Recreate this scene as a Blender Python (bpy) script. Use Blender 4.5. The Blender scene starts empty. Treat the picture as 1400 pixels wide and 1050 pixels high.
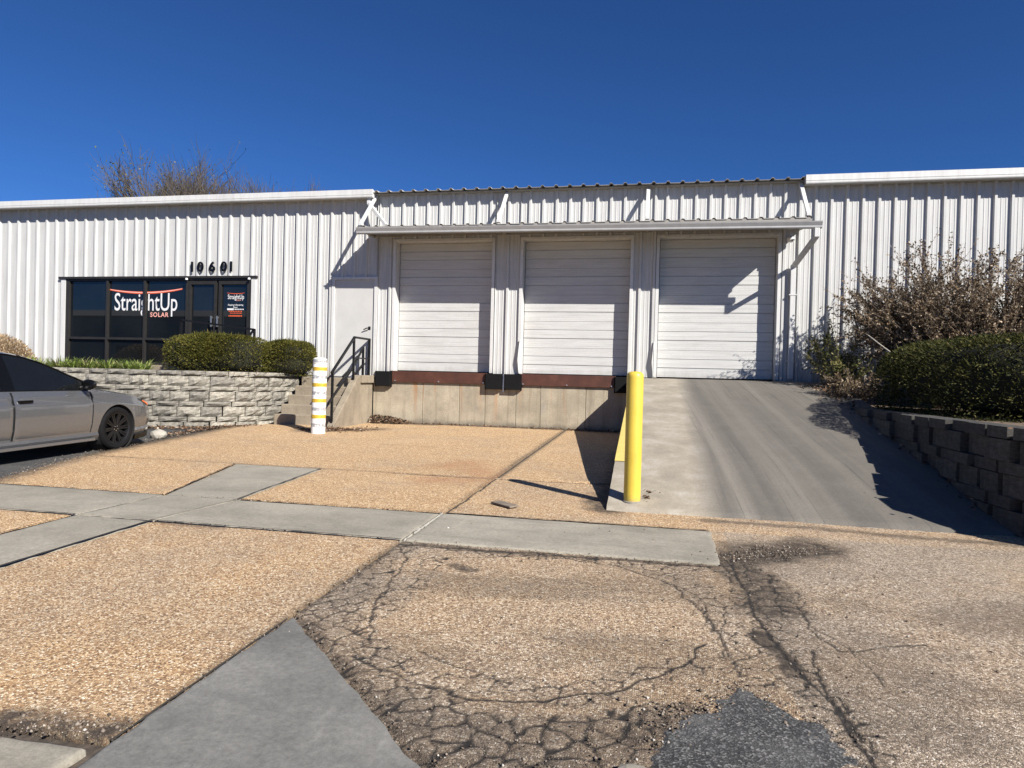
import bpy, bmesh, math, random
import numpy as np
from mathutils import Vector, Matrix

random.seed(7)
RNG = np.random.default_rng(11)
R = math.radians
SC = bpy.context.scene
COL = SC.collection

# ------------------------------------------------------------------ camera, sky, sun, exposure
CAM_POS = (0.0, -15.27, 1.13)
yaw, pitch, roll = R(11.66), R(-0.5), R(1.47)
F = Vector((-math.sin(yaw) * math.cos(pitch), math.cos(yaw) * math.cos(pitch), math.sin(pitch)))
R0 = Vector((math.cos(yaw), math.sin(yaw), 0))
U0 = R0.cross(F)
Rv = R0 * math.cos(roll) + U0 * math.sin(roll)
Uv = U0 * math.cos(roll) - R0 * math.sin(roll)
cam = bpy.data.cameras.new('camera')
cam.sensor_fit = 'HORIZONTAL'
cam.sensor_width = 36.0
cam.lens = 36.0 * 927 / 1400
cam.clip_start = 0.05
cam.clip_end = 2000
camo = bpy.data.objects.new('camera', cam)
COL.objects.link(camo)
M = Matrix((Rv, Uv, -F)).transposed().to_4x4()
M.translation = Vector(CAM_POS)
camo.matrix_world = M
SC.camera = camo

SUN_EL, SUN_AZ = 35.3, 128.7          # azimuth clockwise from +Y
world = bpy.data.worlds.new('World')
SC.world = world
world.use_nodes = True
wn = world.node_tree
sky = wn.nodes.new('ShaderNodeTexSky')
sky.sky_type = 'NISHITA'
sky.sun_disc = False
sky.sun_elevation = R(SUN_EL)
sky.sun_rotation = R(SUN_AZ)
sky.altitude = 150
sky.air_density = 0.7
sky.dust_density = 0.0
sky.ozone_density = 10.0
tint = wn.nodes.new('ShaderNodeMix')
tint.data_type = 'RGBA'; tint.blend_type = 'MULTIPLY'
tint.inputs[0].default_value = 1.0
tint.inputs[7].default_value = (0.58, 0.83, 1.05, 1)       # deep clear spring sky
wn.links.new(sky.outputs[0], tint.inputs[6])
wn.links.new(tint.outputs[2], wn.nodes['Background'].inputs[0])
wn.nodes['Background'].inputs[1].default_value = 0.052
sd = Vector((math.sin(R(SUN_AZ)) * math.cos(R(SUN_EL)), math.cos(R(SUN_AZ)) * math.cos(R(SUN_EL)), math.sin(R(SUN_EL))))
sun = bpy.data.lights.new('sun', 'SUN')
sun.energy = 5.0
sun.angle = R(0.5)
sun.color = (1.0, 0.95, 0.88)
suno = bpy.data.objects.new('sun', sun)
suno.rotation_euler = sd.to_track_quat('Z', 'Y').to_euler()
suno.location = (10, -20, 25)
COL.objects.link(suno)
SC.view_settings.view_transform = 'Standard'
SC.view_settings.look = 'None'
SC.view_settings.exposure = 0.92
SC.view_settings.gamma = 1.0
SC.view_settings.use_curve_mapping = False
SC.render.engine = 'CYCLES'

# ------------------------------------------------------------------ material helpers
class NT:
    def __init__(s, name):
        s.m = bpy.data.materials.new(name)
        s.m.use_nodes = True
        s.t = s.m.node_tree
        s.b = s.t.nodes['Principled BSDF']
        s.tc = s.n('ShaderNodeTexCoord')
        s.co = s.tc.outputs['Object']
    def n(s, typ, **kw):
        nd = s.t.nodes.new(typ)
        for k, v in kw.items():
            setattr(nd, k, v)
        return nd
    def l(s, a, b):
        s.t.links.new(a, b)
    def setv(s, nd, inp, v):
        if hasattr(v, 'is_linked') or isinstance(v, bpy.types.NodeSocket):
            s.l(v, nd.inputs[inp])
        else:
            nd.inputs[inp].default_value = v
    def mapping(s, scale=(1, 1, 1), rot=(0, 0, 0), loc=(0, 0, 0), src=None):
        mp = s.n('ShaderNodeMapping')
        s.l(src or s.co, mp.inputs[0])
        mp.inputs['Scale'].default_value = scale
        mp.inputs['Rotation'].default_value = rot
        mp.inputs['Location'].default_value = loc
        return mp.outputs[0]
    def noise(s, scale, detail=4, rough=0.55, co=None, out='Fac', dist=0.0):
        nd = s.n('ShaderNodeTexNoise')
        s.l(co or s.co, nd.inputs['Vector'])
        nd.inputs['Scale'].default_value = scale
        nd.inputs['Detail'].default_value = detail
        nd.inputs['Roughness'].default_value = rough
        nd.inputs['Distortion'].default_value = dist
        return nd.outputs[out]
    def vor(s, scale, feature='F1', co=None, out='Distance', rnd=1.0):
        nd = s.n('ShaderNodeTexVoronoi', feature=feature)
        s.l(co or s.co, nd.inputs['Vector'])
        nd.inputs['Scale'].default_value = scale
        nd.inputs['Randomness'].default_value = rnd
        return nd.outputs[out]
    def ramp(s, fac, stops, interp='LINEAR'):
        nd = s.n('ShaderNodeValToRGB')
        s.l(fac, nd.inputs[0])
        cr = nd.color_ramp
        cr.interpolation = interp
        while len(cr.elements) < len(stops):
            cr.elements.new(0.5)
        for e, (p, c) in zip(cr.elements, stops):
            e.position = p
            e.color = (*c, 1) if isinstance(c, tuple) else (c, c, c, 1)
        return nd.outputs[0]
    def mix(s, fac, a, b, mode='MIX'):
        nd = s.n('ShaderNodeMix', data_type='RGBA', blend_type=mode)
        s.setv(nd, 0, fac)
        for i, v in ((6, a), (7, b)):
            if isinstance(v, bpy.types.NodeSocket):
                s.l(v, nd.inputs[i])
            else:
                nd.inputs[i].default_value = (*v, 1) if isinstance(v, tuple) else (v, v, v, 1)
        return nd.outputs[2]
    def math(s, op, a, b=0.0, c=0.0, clamp=False):
        nd = s.n('ShaderNodeMath', operation=op)
        nd.use_clamp = clamp
        s.setv(nd, 0, a)
        s.setv(nd, 1, b)
        s.setv(nd, 2, c)
        return nd.outputs[0]
    def attr(s, name):
        nd = s.n('ShaderNodeAttribute')
        nd.attribute_name = name
        return nd.outputs['Fac']
    def bump(s, h, strength=0.3, dist=0.01, prev=None):
        nd = s.n('ShaderNodeBump')
        nd.inputs['Strength'].default_value = strength
        nd.inputs['Distance'].default_value = dist
        s.l(h, nd.inputs['Height'])
        if prev:
            s.l(prev, nd.inputs['Normal'])
        s.l(nd.outputs[0], s.b.inputs['Normal'])
        return nd.outputs[0]
    def done(s, color=None, rough=0.6, metal=0.0, **kw):
        if color is not None:
            if isinstance(color, tuple):
                color = (*color, 1)
            s.setv(s.b, 'Base Color', color)
        s.setv(s.b, 'Roughness', rough)
        s.setv(s.b, 'Metallic', metal)
        for k, v in kw.items():
            s.setv(s.b, k, v)
        return s.m

MAT = {}
def simple(name, color, rough=0.6, metal=0.0, var=0.12, scale=6.0, bump=0.0, bscale=60, **kw):
    t = NT(name)
    nz = t.noise(scale, 5)
    c2 = tuple(x * (1 - var) for x in color)
    c1 = tuple(min(1, x * (1 + var)) for x in color)
    c = t.ramp(nz, [(0.3, c2), (0.7, c1)])
    if bump:
        t.bump(t.noise(bscale, 3), bump, 0.01)
    MAT[name] = t.done(c, rough, metal, **kw)
    return MAT[name]

def metal_siding(name, base, warm=0.0):
    t = NT(name)
    st = t.noise(3.0, 5, co=t.mapping((0.5, 0.5, 7) if warm else (5, 5, 0.35)))
    c = t.ramp(st, [(0.25, tuple(x * 0.86 for x in base)), (0.55, base), (0.8, tuple(min(1, x * 1.06) for x in base))])
    sp = t.noise(38, 4, 0.7)
    c = t.mix(t.ramp(sp, [(0.5, 0.0), (0.62, 0.14)]), c, tuple(x * 0.62 for x in base))
    dirt = t.noise(1.3, 6, 0.65)
    c = t.mix(t.ramp(dirt, [(0.52, 0.0), (0.75, 0.22)]), c, (0.30, 0.285, 0.255))
    z = t.n('ShaderNodeSeparateXYZ'); t.l(t.co, z.inputs[0])
    lowz = t.math('ADD', z.outputs[2], t.math('MULTIPLY', t.noise(5, 5, 0.7, co=t.mapping((1, 1, 0.3))), 0.5))
    c = t.mix(t.ramp(t.math('SUBTRACT', lowz, 1.0), [(0.30, 0.5), (0.62, 0.0)]), c, (0.20, 0.17, 0.13))
    b1 = t.bump(t.noise(2.2, 2, co=t.mapping((1, 1, 0.4))), 0.25, 0.02)
    t.bump(sp, 0.08, 0.004, b1)
    MAT[name] = t.done(c, 0.5)
    return MAT[name]

metal_siding('white_siding', (0.472, 0.472, 0.458))
metal_siding('white_trim', (0.555, 0.555, 0.54))
metal_siding('door_paint', (0.49, 0.488, 0.472), True)
simple('plain_paint', (0.46, 0.455, 0.435), 0.45, var=0.05, scale=3)
simple('gutter_paint', (0.30, 0.30, 0.30), 0.45, var=0.1)
simple('soffit_paint', (0.25, 0.235, 0.21), 0.6)
simple('bronze_frame', (0.030, 0.028, 0.026), 0.4, 0.3)
simple('black_metal', (0.008, 0.008, 0.009), 0.4, **{'Specular IOR Level': 0.3})
simple('rubber', (0.0065, 0.0065, 0.007), 0.85, bump=0.3, **{'Specular IOR Level': 0.15})
simple('dark_void', (0.01, 0.01, 0.01), 0.9)
simple('steel', (0.55, 0.55, 0.55), 0.35, 0.9)
simple('vinyl_white', (0.62, 0.62, 0.62), 0.5, var=0.02)
simple('vinyl_orange', (0.62, 0.10, 0.03), 0.5, var=0.03)
simple('vinyl_pink', (0.75, 0.36, 0.30), 0.5, var=0.03)

def glass_dark():
    t = NT('tinted_glass')
    c = t.ramp(t.noise(0.8, 3), [(0.35, (0.004, 0.0055, 0.007)), (0.7, (0.009, 0.011, 0.013))])
    MAT['tinted_glass'] = t.done(c, 0.02, 0.0, **{'IOR': 1.6})
glass_dark()

def aggregate(name, attrs=False):
    """exposed-pebble concrete: every pebble has its own tone"""
    t = NT(name)
    warp = t.n('ShaderNodeVectorMath', operation='ADD')
    nz = t.noise(60, 2, out='Color')
    sc = t.n('ShaderNodeVectorMath', operation='SCALE')
    t.l(nz, sc.inputs[0]); sc.inputs[3].default_value = 0.006
    t.l(t.co, warp.inputs[0]); t.l(sc.outputs[0], warp.inputs[1])
    co = warp.outputs[0]
    vc = t.vor(100, co=co, out='Color')
    sep = t.n('ShaderNodeSeparateColor'); t.l(vc, sep.inputs[0])
    warm = t.ramp(sep.outputs[0], [(0.0, (0.17, 0.088, 0.040)), (0.2, (0.34, 0.20, 0.098)), (0.45, (0.56, 0.35, 0.180)),
                                   (0.7, (0.70, 0.50, 0.275)), (0.88, (0.82, 0.66, 0.43)), (1.0, (0.92, 0.84, 0.68))])
    grey = t.ramp(sep.outputs[0], [(0.0, (0.10, 0.076, 0.054)), (0.2, (0.215, 0.172, 0.128)), (0.45, (0.345, 0.28, 0.21)),
                                   (0.7, (0.45, 0.365, 0.28)), (0.88, (0.56, 0.48, 0.39)), (1.0, (0.72, 0.66, 0.58))])
    big = t.noise(0.9, 6, 0.6)
    if attrs:
        tone = t.math('ADD', t.attr('tone'), t.ramp(big, [(0.35, 0.25), (0.65, -0.25)]), clamp=True)
        tone = t.math('ADD', t.attr('tone'), t.math('MULTIPLY', t.math('SUBTRACT', big, 0.5), 1.6), clamp=True)
    else:
        tone = t.math('MULTIPLY', t.math('SUBTRACT', big, 0.40), 1.5, clamp=True)
    c = t.mix(tone, warm, grey)
    e = t.vor(100, 'DISTANCE_TO_EDGE', co=co)
    c = t.mix(t.ramp(e, [(0.0, 0.75), (0.16, 0.0)]), c, t.mix(tone, (0.22, 0.135, 0.07), (0.15, 0.12, 0.095)))
    # worn and stained areas
    w1 = t.noise(2.3, 6, 0.65)
    c = t.mix(t.ramp(w1, [(0.54, 0.0), (0.74, 0.28)]), c, (0.22, 0.18, 0.135))
    w3 = t.noise(1.0, 6, 0.7, co=t.mapping((0.5, 1.6, 1), loc=(1, 4, 0)))
    c = t.mix(t.ramp(w3, [(0.56, 0.0), (0.70, 0.24)]), c, (0.17, 0.14, 0.11))
    w2 = t.noise(0.55, 4, 0.6, co=t.mapping(loc=(7, 3, 0)))
    c = t.mix(t.ramp(w2, [(0.55, 0.0), (0.75, 0.30)]), c, (0.55, 0.42, 0.28))
    fine = t.noise(230, 2, 0.7)
    c = t.mix(0.55, c, t.ramp(fine, [(0.25, 0.30), (0.75, 1.0)]), 'MULTIPLY')
    c = t.mix(1.0, c, (1.12, 1.085, 1.025), 'MULTIPLY')
    if attrs:
        d = t.attr('dirt')
        dn = t.noise(14, 5, 0.7)
        dm = t.math('ADD', d, t.math('MULTIPLY', t.math('SUBTRACT', dn, 0.5), t.math('MULTIPLY', d, 2.2)), clamp=True)
        dcol = t.ramp(t.noise(45, 4, 0.7), [(0.3, (0.026, 0.019, 0.013)), (0.6, (0.062, 0.046, 0.032)), (0.8, (0.15, 0.12, 0.092))])
        c = t.mix(dm, c, dcol)
        c = t.mix(t.attr('rust'), c, t.mix(0.5, c, (0.30, 0.11, 0.035)))
        c = t.mix(t.attr('crack'), c, t.ramp(t.noise(90, 3), [(0.4, (0.007, 0.0055, 0.0045)), (0.75, (0.026, 0.020, 0.015))]))
    h = t.math('MULTIPLY', t.ramp(e, [(0.0, 0.0), (0.25, 1.0)]), t.math('ADD', 0.5, sep.outputs[1]))
    b1 = t.bump(h, 0.55, 0.005)
    t.bump(t.noise(9, 4), 0.18, 0.015, b1)
    MAT[name] = t.done(c, 0.88)
aggregate('aggregate')
aggregate('aggregate_worn', True)

def concrete(name, base, warm, stain=0.35, fine=120, streak=None):
    t = NT(name)
    n1 = t.noise(1.6, 7, 0.62)
    c = t.ramp(n1, [(0.28, tuple(x * 0.74 for x in base)), (0.5, base), (0.72, warm)])
    n2 = t.noise(5.5, 6, 0.7, co=t.mapping((1, 1, 1), loc=(3, 8, 1)))
    c = t.mix(t.ramp(n2, [(0.5, 0.0), (0.72, stain)]), c, tuple(x * 0.5 for x in base))
    sp = t.noise(fine, 3, 0.7)
    c = t.mix(0.5, c, t.ramp(sp, [(0.3, 0.62), (0.65, 1.0)]), 'MULTIPLY')
    gr = t.noise(38, 7, 0.75)
    c = t.mix(0.55, c, t.ramp(gr, [(0.32, 0.5), (0.68, 1.3)]), 'MULTIPLY')
    sm = t.noise(1.0, 6, 0.65, co=t.mapping((1.2, 4.0, 1), rot=(0, 0, 0.6), loc=(5, 1, 0)))
    c = t.mix(t.ramp(sm, [(0.50, 0.0), (0.66, 0.38)]), c, tuple(x * 0.45 for x in base))
    sm2 = t.noise(1.0, 6, 0.7, co=t.mapping((5.0, 0.9, 1), loc=(2, 9, 0)))
    c = t.mix(t.ramp(sm2, [(0.60, 0.0), (0.72, 0.15)]), c, tuple(min(1, x * 1.7) for x in warm))
    c = t.mix(1.0, c, (1.16, 1.16, 1.16), 'MULTIPLY')
    pits = t.vor(46)
    c = t.mix(t.ramp(pits, [(0.05, 0.5), (0.11, 0.0)]), c, tuple(x * 0.4 for x in base))
    if streak:
        s1 = t.noise(1.0, 6, 0.7, co=t.mapping((7, 7, 0.28)))
        c = t.mix(t.ramp(s1, [(0.50, 0.0), (0.64, 0.65)]), c, (0.20, 0.165, 0.115))
        s2 = t.noise(1.0, 5, 0.7, co=t.mapping((5, 5, 0.22), loc=(4, 2, 7)))
        z = t.n('ShaderNodeSeparateXYZ'); t.l(t.co, z.inputs[0])
        top = t.ramp(z.outputs[2], [(0.2, 0.25), (0.95, 1.0)])
        c = t.mix(t.math('MULTIPLY', t.ramp(s2, [(0.55, 0.0), (0.66, 0.7)]), top), c, streak)
        s3 = t.noise(1.0, 5, 0.6, co=t.mapping((3, 3, 1.2), loc=(1, 5, 2)))
        c = t.mix(t.ramp(s3, [(0.55, 0.0), (0.75, 0.45)]), c, (0.23, 0.225, 0.21))
        low = t.math('ADD', z.outputs[2], t.math('MULTIPLY', t.noise(4, 4), 0.22))
        c = t.mix(t.ramp(low, [(0.10, 0.75), (0.24, 0.0)]), c, (0.10, 0.082, 0.062))
    b1 = t.bump(n2, 0.15, 0.01)
    t.bump(sp, 0.25, 0.004, b1)
    MAT[name] = t.done(c, 0.88)
concrete('band_concrete', (0.262, 0.240, 0.194), (0.305, 0.28, 0.226), 0.18)
concrete('patch_concrete', (0.150, 0.147, 0.135), (0.19, 0.186, 0.17), 0.4)
concrete('dock_concrete', (0.33, 0.285, 0.21), (0.40, 0.35, 0.26), 0.35, streak=(0.36, 0.145, 0.03))
concrete('stair_concrete', (0.24, 0.20, 0.145), (0.30, 0.255, 0.19), 0.35)
concrete('ramp_concrete_plain', (0.27, 0.245, 0.205), (0.31, 0.285, 0.24), 0.3)

def ramp_mat():
    t = NT('ramp_concrete')
    xyz = t.n('ShaderNodeSeparateXYZ'); t.l(t.co, xyz.inputs[0])
    x, y = xyz.outputs[0], xyz.outputs[1]
    # wheel tracks drift to the right on the way down the ramp
    wob = t.math('MULTIPLY', t.math('SUBTRACT', t.noise(0.22, 1), 0.5), 0.10)
    xs = t.math('ADD', t.math('ADD', x, t.math('MULTIPLY', y, 0.062)), wob)
    cmb = t.n('ShaderNodeCombineXYZ'); t.l(xs, cmb.inputs[0]); t.l(t.math('MULTIPLY', y, 0.012), cmb.inputs[1])
    s1 = t.noise(3.2, 3, 0.5, co=cmb.outputs[0])
    s2 = t.noise(22.0, 5, 0.65, co=cmb.outputs[0])
    clean = (0.285, 0.25, 0.195)
    n1 = t.noise(2.2, 8, 0.68)
    c = t.ramp(n1, [(0.3, (0.21, 0.187, 0.15)), (0.5, clean), (0.68, (0.37, 0.34, 0.29))])
    worn = t.math('ADD', t.math('MULTIPLY', t.math('SUBTRACT', x, 0.50), 4.0), t.math('MULTIPLY', t.math('SUBTRACT', s1, 0.5), 1.2), clamp=True)
    dark = t.ramp(s1, [(0.34, (0.082, 0.076, 0.067)), (0.5, (0.102, 0.094, 0.082)), (0.62, (0.130, 0.119, 0.102)), (0.74, (0.17, 0.155, 0.131))])
    dark = t.mix(t.ramp(t.noise(2.5, 7, 0.7), [(0.45, 0.0), (0.7, 0.3)]), dark, (0.15, 0.14, 0.12))
    c = t.mix(t.math('MULTIPLY', worn, 0.93), c, dark)
    c = t.mix(t.math('MULTIPLY', worn, t.ramp(s2, [(0.34, 0.6), (0.42, 0.0)])), c, (0.050, 0.046, 0.041))
    c = t.mix(t.math('MULTIPLY', worn, t.ramp(s2, [(0.62, 0.0), (0.72, 0.25)])), c, (0.30, 0.27, 0.225))
    sp = t.noise(130, 3, 0.7)
    gr = t.noise(45, 6, 0.75)
    c = t.mix(0.45, c, t.ramp(gr, [(0.3, 0.55), (0.7, 1.25)]), 'MULTIPLY')
    c = t.mix(0.4, c, t.ramp(sp, [(0.3, 0.6), (0.65, 1.0)]), 'MULTIPLY')
    c = t.mix(1.0, c, (1.12, 1.12, 1.12), 'MULTIPLY')
    ed = t.math('ADD', y, t.math('MULTIPLY', t.math('SUBTRACT', t.noise(3, 4), 0.5), 0.05))
    c = t.mix(t.math('MULTIPLY', t.math('LESS_THAN', ed, -8.45), 0.55), c, (0.40, 0.38, 0.34))
    t.bump(sp, 0.25, 0.004)
    MAT['ramp_concrete'] = t.done(c, 0.85)
ramp_mat()

def stone_mat(name, base, light):
    t = NT(name)
    oi = t.n('ShaderNodeObjectInfo')
    n1 = t.noise(4.5, 7, 0.7)
    c = t.ramp(n1, [(0.3, tuple(x * 0.42 for x in base)), (0.48, base), (0.68, light)])
    c = t.mix(t.ramp(t.noise(22, 5, 0.75), [(0.42, 0.55), (0.60, 0.0)]), c, tuple(x * 0.32 for x in base))
    c = t.mix(1.0, c, t.ramp(oi.outputs['Random'], [(0.0, (0.74, 0.73, 0.71)), (1.0, (1.18, 1.16, 1.10))]), 'MULTIPLY')
    t.bump(t.noise(30, 6, 0.7), 0.7, 0.02)
    MAT[name] = t.done(c, 0.92)
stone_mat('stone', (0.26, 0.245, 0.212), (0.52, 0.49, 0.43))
stone_mat('stone_shade_painted', (0.078, 0.076, 0.071), (0.135, 0.132, 0.124))  # darker copy of the stone, the wall's shade put into its colour

def asphalt(name, lo, hi):
    t = NT(name)
    v = t.vor(120, out='Color')
    sep = t.n('ShaderNodeSeparateColor'); t.l(v, sep.inputs[0])
    c = t.ramp(sep.outputs[0], [(0.0, tuple(x * 0.5 for x in lo)), (0.6, lo), (0.93, hi), (1.0, (0.19, 0.185, 0.175))])
    c = t.mix(t.ramp(t.noise(2.6, 6, 0.65), [(0.45, 0.0), (0.7, 0.65)]), c, hi)
    t.bump(t.vor(120), 0.45, 0.005, t.bump(t.noise(25, 5, 0.7), 0.4, 0.02))
    MAT[name] = t.done(c, 0.9)
asphalt('asphalt', (0.040, 0.041, 0.042), (0.085, 0.084, 0.082))
asphalt('asphalt_patch', (0.036, 0.036, 0.036), (0.135, 0.133, 0.128))
simple('soil', (0.12, 0.088, 0.060), 0.95, var=0.45, scale=14, bump=0.8, bscale=40)
simple('joint_dirt', (0.060, 0.047, 0.036), 0.95, var=0.5, scale=25, bump=0.6)

def leaf_mat(name, stops, rough=0.6, trans=0.25):
    t = NT(name)
    g = t.n('ShaderNodeNewGeometry')
    c = t.ramp(g.outputs['Random Per Island'], stops)
    c = t.mix(0.6, c, t.ramp(t.noise(2.6, 5, 0.65), [(0.3, (0.5, 0.48, 0.5)), (0.55, (1.0, 1.0, 1.0)), (0.75, (1.35, 1.1, 0.9))]), 'MULTIPLY')
    t.done(c, 0.75, **{'Specular IOR Level': 0.2})
    tr = t.n('ShaderNodeBsdfTranslucent'); t.l(c, tr.inputs[0])
    ms = t.n('ShaderNodeMixShader'); ms.inputs[0].default_value = trans
    t.l(t.b.outputs[0], ms.inputs[1]); t.l(tr.outputs[0], ms.inputs[2])
    t.l(ms.outputs[0], t.t.nodes['Material Output'].inputs[0])
    MAT[name] = t.m
leaf_mat('yew_leaf', [(0, (0.020, 0.026, 0.007)), (0.5, (0.078, 0.082, 0.015)), (0.85, (0.155, 0.145, 0.026)), (1, (0.25, 0.20, 0.055))])
leaf_mat('yew_leaf_dark', [(0, (0.014, 0.020, 0.006)), (0.5, (0.036, 0.041, 0.010)), (0.85, (0.080, 0.082, 0.018)), (1, (0.15, 0.13, 0.05))])
leaf_mat('lily_leaf', [(0, (0.12, 0.18, 0.035)), (0.6, (0.26, 0.35, 0.08)), (1, (0.46, 0.43, 0.20))], trans=0.35)
leaf_mat('dry_leaf', [(0, (0.22, 0.14, 0.08)), (0.5, (0.40, 0.29, 0.17)), (1, (0.58, 0.46, 0.30))])
leaf_mat('brown_leaf', [(0, (0.062, 0.043, 0.026)), (0.45, (0.145, 0.103, 0.063)), (0.8, (0.26, 0.195, 0.125)), (1, (0.62, 0.52, 0.40))], 0.45)  # palest leaf tone is a sun glint put into the colour
leaf_mat('weed_leaf', [(0, (0.05, 0.06, 0.018)), (0.5, (0.11, 0.12, 0.035)), (1, (0.26, 0.22, 0.10))])
leaf_mat('litter', [(0, (0.06, 0.035, 0.022)), (0.5, (0.13, 0.078, 0.048)), (0.9, (0.24, 0.16, 0.10)), (1, (0.5, 0.42, 0.33))], trans=0.05)
leaf_mat('pebble', [(0, (0.06, 0.048, 0.036)), (0.6, (0.16, 0.125, 0.095)), (0.93, (0.27, 0.235, 0.195)), (1, (0.50, 0.47, 0.42))], trans=0.0)
simple('bark', (0.11, 0.085, 0.065), 0.9, var=0.3, scale=12)
simple('tree_twig', (0.085, 0.070, 0.055), 0.9, var=0.3, scale=3)
simple('twig', (0.19, 0.15, 0.11), 0.85, var=0.3, scale=8)
simple('pale_twig', (0.50, 0.45, 0.36), 0.8)
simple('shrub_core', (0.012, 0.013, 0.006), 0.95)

def yellow_paint():
    t = NT('yellow_paint')
    c = t.ramp(t.noise(3, 5), [(0.3, (0.52, 0.375, 0.045)), (0.7, (0.62, 0.46, 0.065))])
    c = t.mix(t.ramp(t.noise(30, 5, 0.7), [(0.62, 0.0), (0.72, 0.5)]), c, (0.40, 0.31, 0.09))
    z = t.n('ShaderNodeSeparateXYZ'); t.l(t.co, z.inputs[0])
    zb = t.math('ADD', z.outputs[2], t.math('MULTIPLY', t.noise(12, 5, 0.7), 0.14))
    c = t.mix(t.ramp(zb, [(0.06, 0.8), (0.17, 0.0)]), c, (0.22, 0.17, 0.09))
    sc = t.noise(1.0, 6, 0.75, co=t.mapping((14, 14, 2.0)))
    c = t.mix(t.ramp(sc, [(0.60, 0.0), (0.68, 0.35)]), c, (0.36, 0.29, 0.13))
    t.bump(t.noise(40, 3), 0.12, 0.004)
    MAT['yellow_paint'] = t.done(c, 0.42)
yellow_paint()
simple('yellow_stripe', (0.56, 0.44, 0.13), 0.6, var=0.08)
def white_bollard_paint():
    t = NT('white_sleeve')
    z = t.n('ShaderNodeSeparateXYZ'); t.l(t.co, z.inputs[0])
    zz = t.math('ADD', t.math('MULTIPLY', z.outputs[2], 1.0 / 0.316), 0.05)
    fr = t.math('FRACT', zz)
    band = t.ramp(fr, [(0.44, 0.0), (0.50, 0.9), (0.66, 0.9), (0.72, 0.0)])
    sc = t.ramp(t.noise(26, 5, 0.7), [(0.36, 0.0), (0.50, 1.0)])
    c = t.mix(t.math('MULTIPLY', band, sc), (0.70, 0.695, 0.68), (0.20, 0.20, 0.205))
    c = t.mix(t.ramp(t.noise(5, 5, 0.7), [(0.55, 0.0), (0.75, 0.3)]), c, (0.55, 0.5, 0.43))
    MAT['white_sleeve'] = t.done(c, 0.5)
white_bollard_paint()
simple('yellow_tape', (0.50, 0.335, 0.035), 0.45, var=0.2, scale=30)
def rust_plate():
    t = NT('rust_plate')
    c = t.ramp(t.noise(3.5, 6, 0.7), [(0.3, (0.050, 0.019, 0.012)), (0.55, (0.078, 0.028, 0.017)), (0.75, (0.11, 0.044, 0.027))])
    t.bump(t.noise(35, 4), 0.2, 0.005)
    MAT['rust_plate'] = t.done(c, 0.6, 0.15)
rust_plate()
def car_paint():
    t = NT('car_paint')
    fl = t.vor(900, out='Color')
    sep = t.n('ShaderNodeSeparateColor'); t.l(fl, sep.inputs[0])
    c = t.ramp(sep.outputs[0], [(0, (0.120, 0.124, 0.132)), (1, (0.185, 0.190, 0.200))])
    MAT['car_paint'] = t.done(c, 0.24, 0.6, **{'Coat Weight': 1.0, 'Coat Roughness': 0.04})
car_paint()
simple('car_glass', (0.006, 0.007, 0.008), 0.02, **{'IOR': 1.45})
simple('gloss_black', (0.004, 0.004, 0.004), 0.16, var=0.02, **{'Specular IOR Level': 0.3})
simple('lens_clear', (0.16, 0.17, 0.18), 0.08)
simple('lens_orange', (0.75, 0.16, 0.03), 0.15)
simple('chrome', (0.7, 0.7, 0.7), 0.12, 1.0)
simple('shed_wall', (0.50, 0.49, 0.44), 0.7, scale=0.6)
simple('shed_dark', (0.05, 0.05, 0.05), 0.7)
simple('roof_sheet', (0.36, 0.35, 0.33), 0.55)
simple('plank', (0.16, 0.13, 0.10), 0.9, var=0.3, scale=20, bump=0.4)

# ------------------------------------------------------------------ object helpers
def link(name, me, mat, parent=None):
    o = bpy.data.objects.new(name, me)
    if mat is not None and len(me.materials) == 0:
        me.materials.append(MAT[mat] if isinstance(mat, str) else mat)
    COL.objects.link(o)
    if parent is not None:
        o.parent = parent
    return o
def tag(o, label=None, cat=None, group=None, kind=None):
    if label: o['label'] = label
    if cat: o['category'] = cat
    if group: o['group'] = group
    if kind: o['kind'] = kind
    return o
def empty(name, loc, label, cat, group=None, rz=0.0):
    o = bpy.data.objects.new(name, None)
    o.location = loc
    o.rotation_euler = (0, 0, rz)
    o.empty_display_size = 0.2
    COL.objects.link(o)
    return tag(o, label, cat, group)

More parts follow.
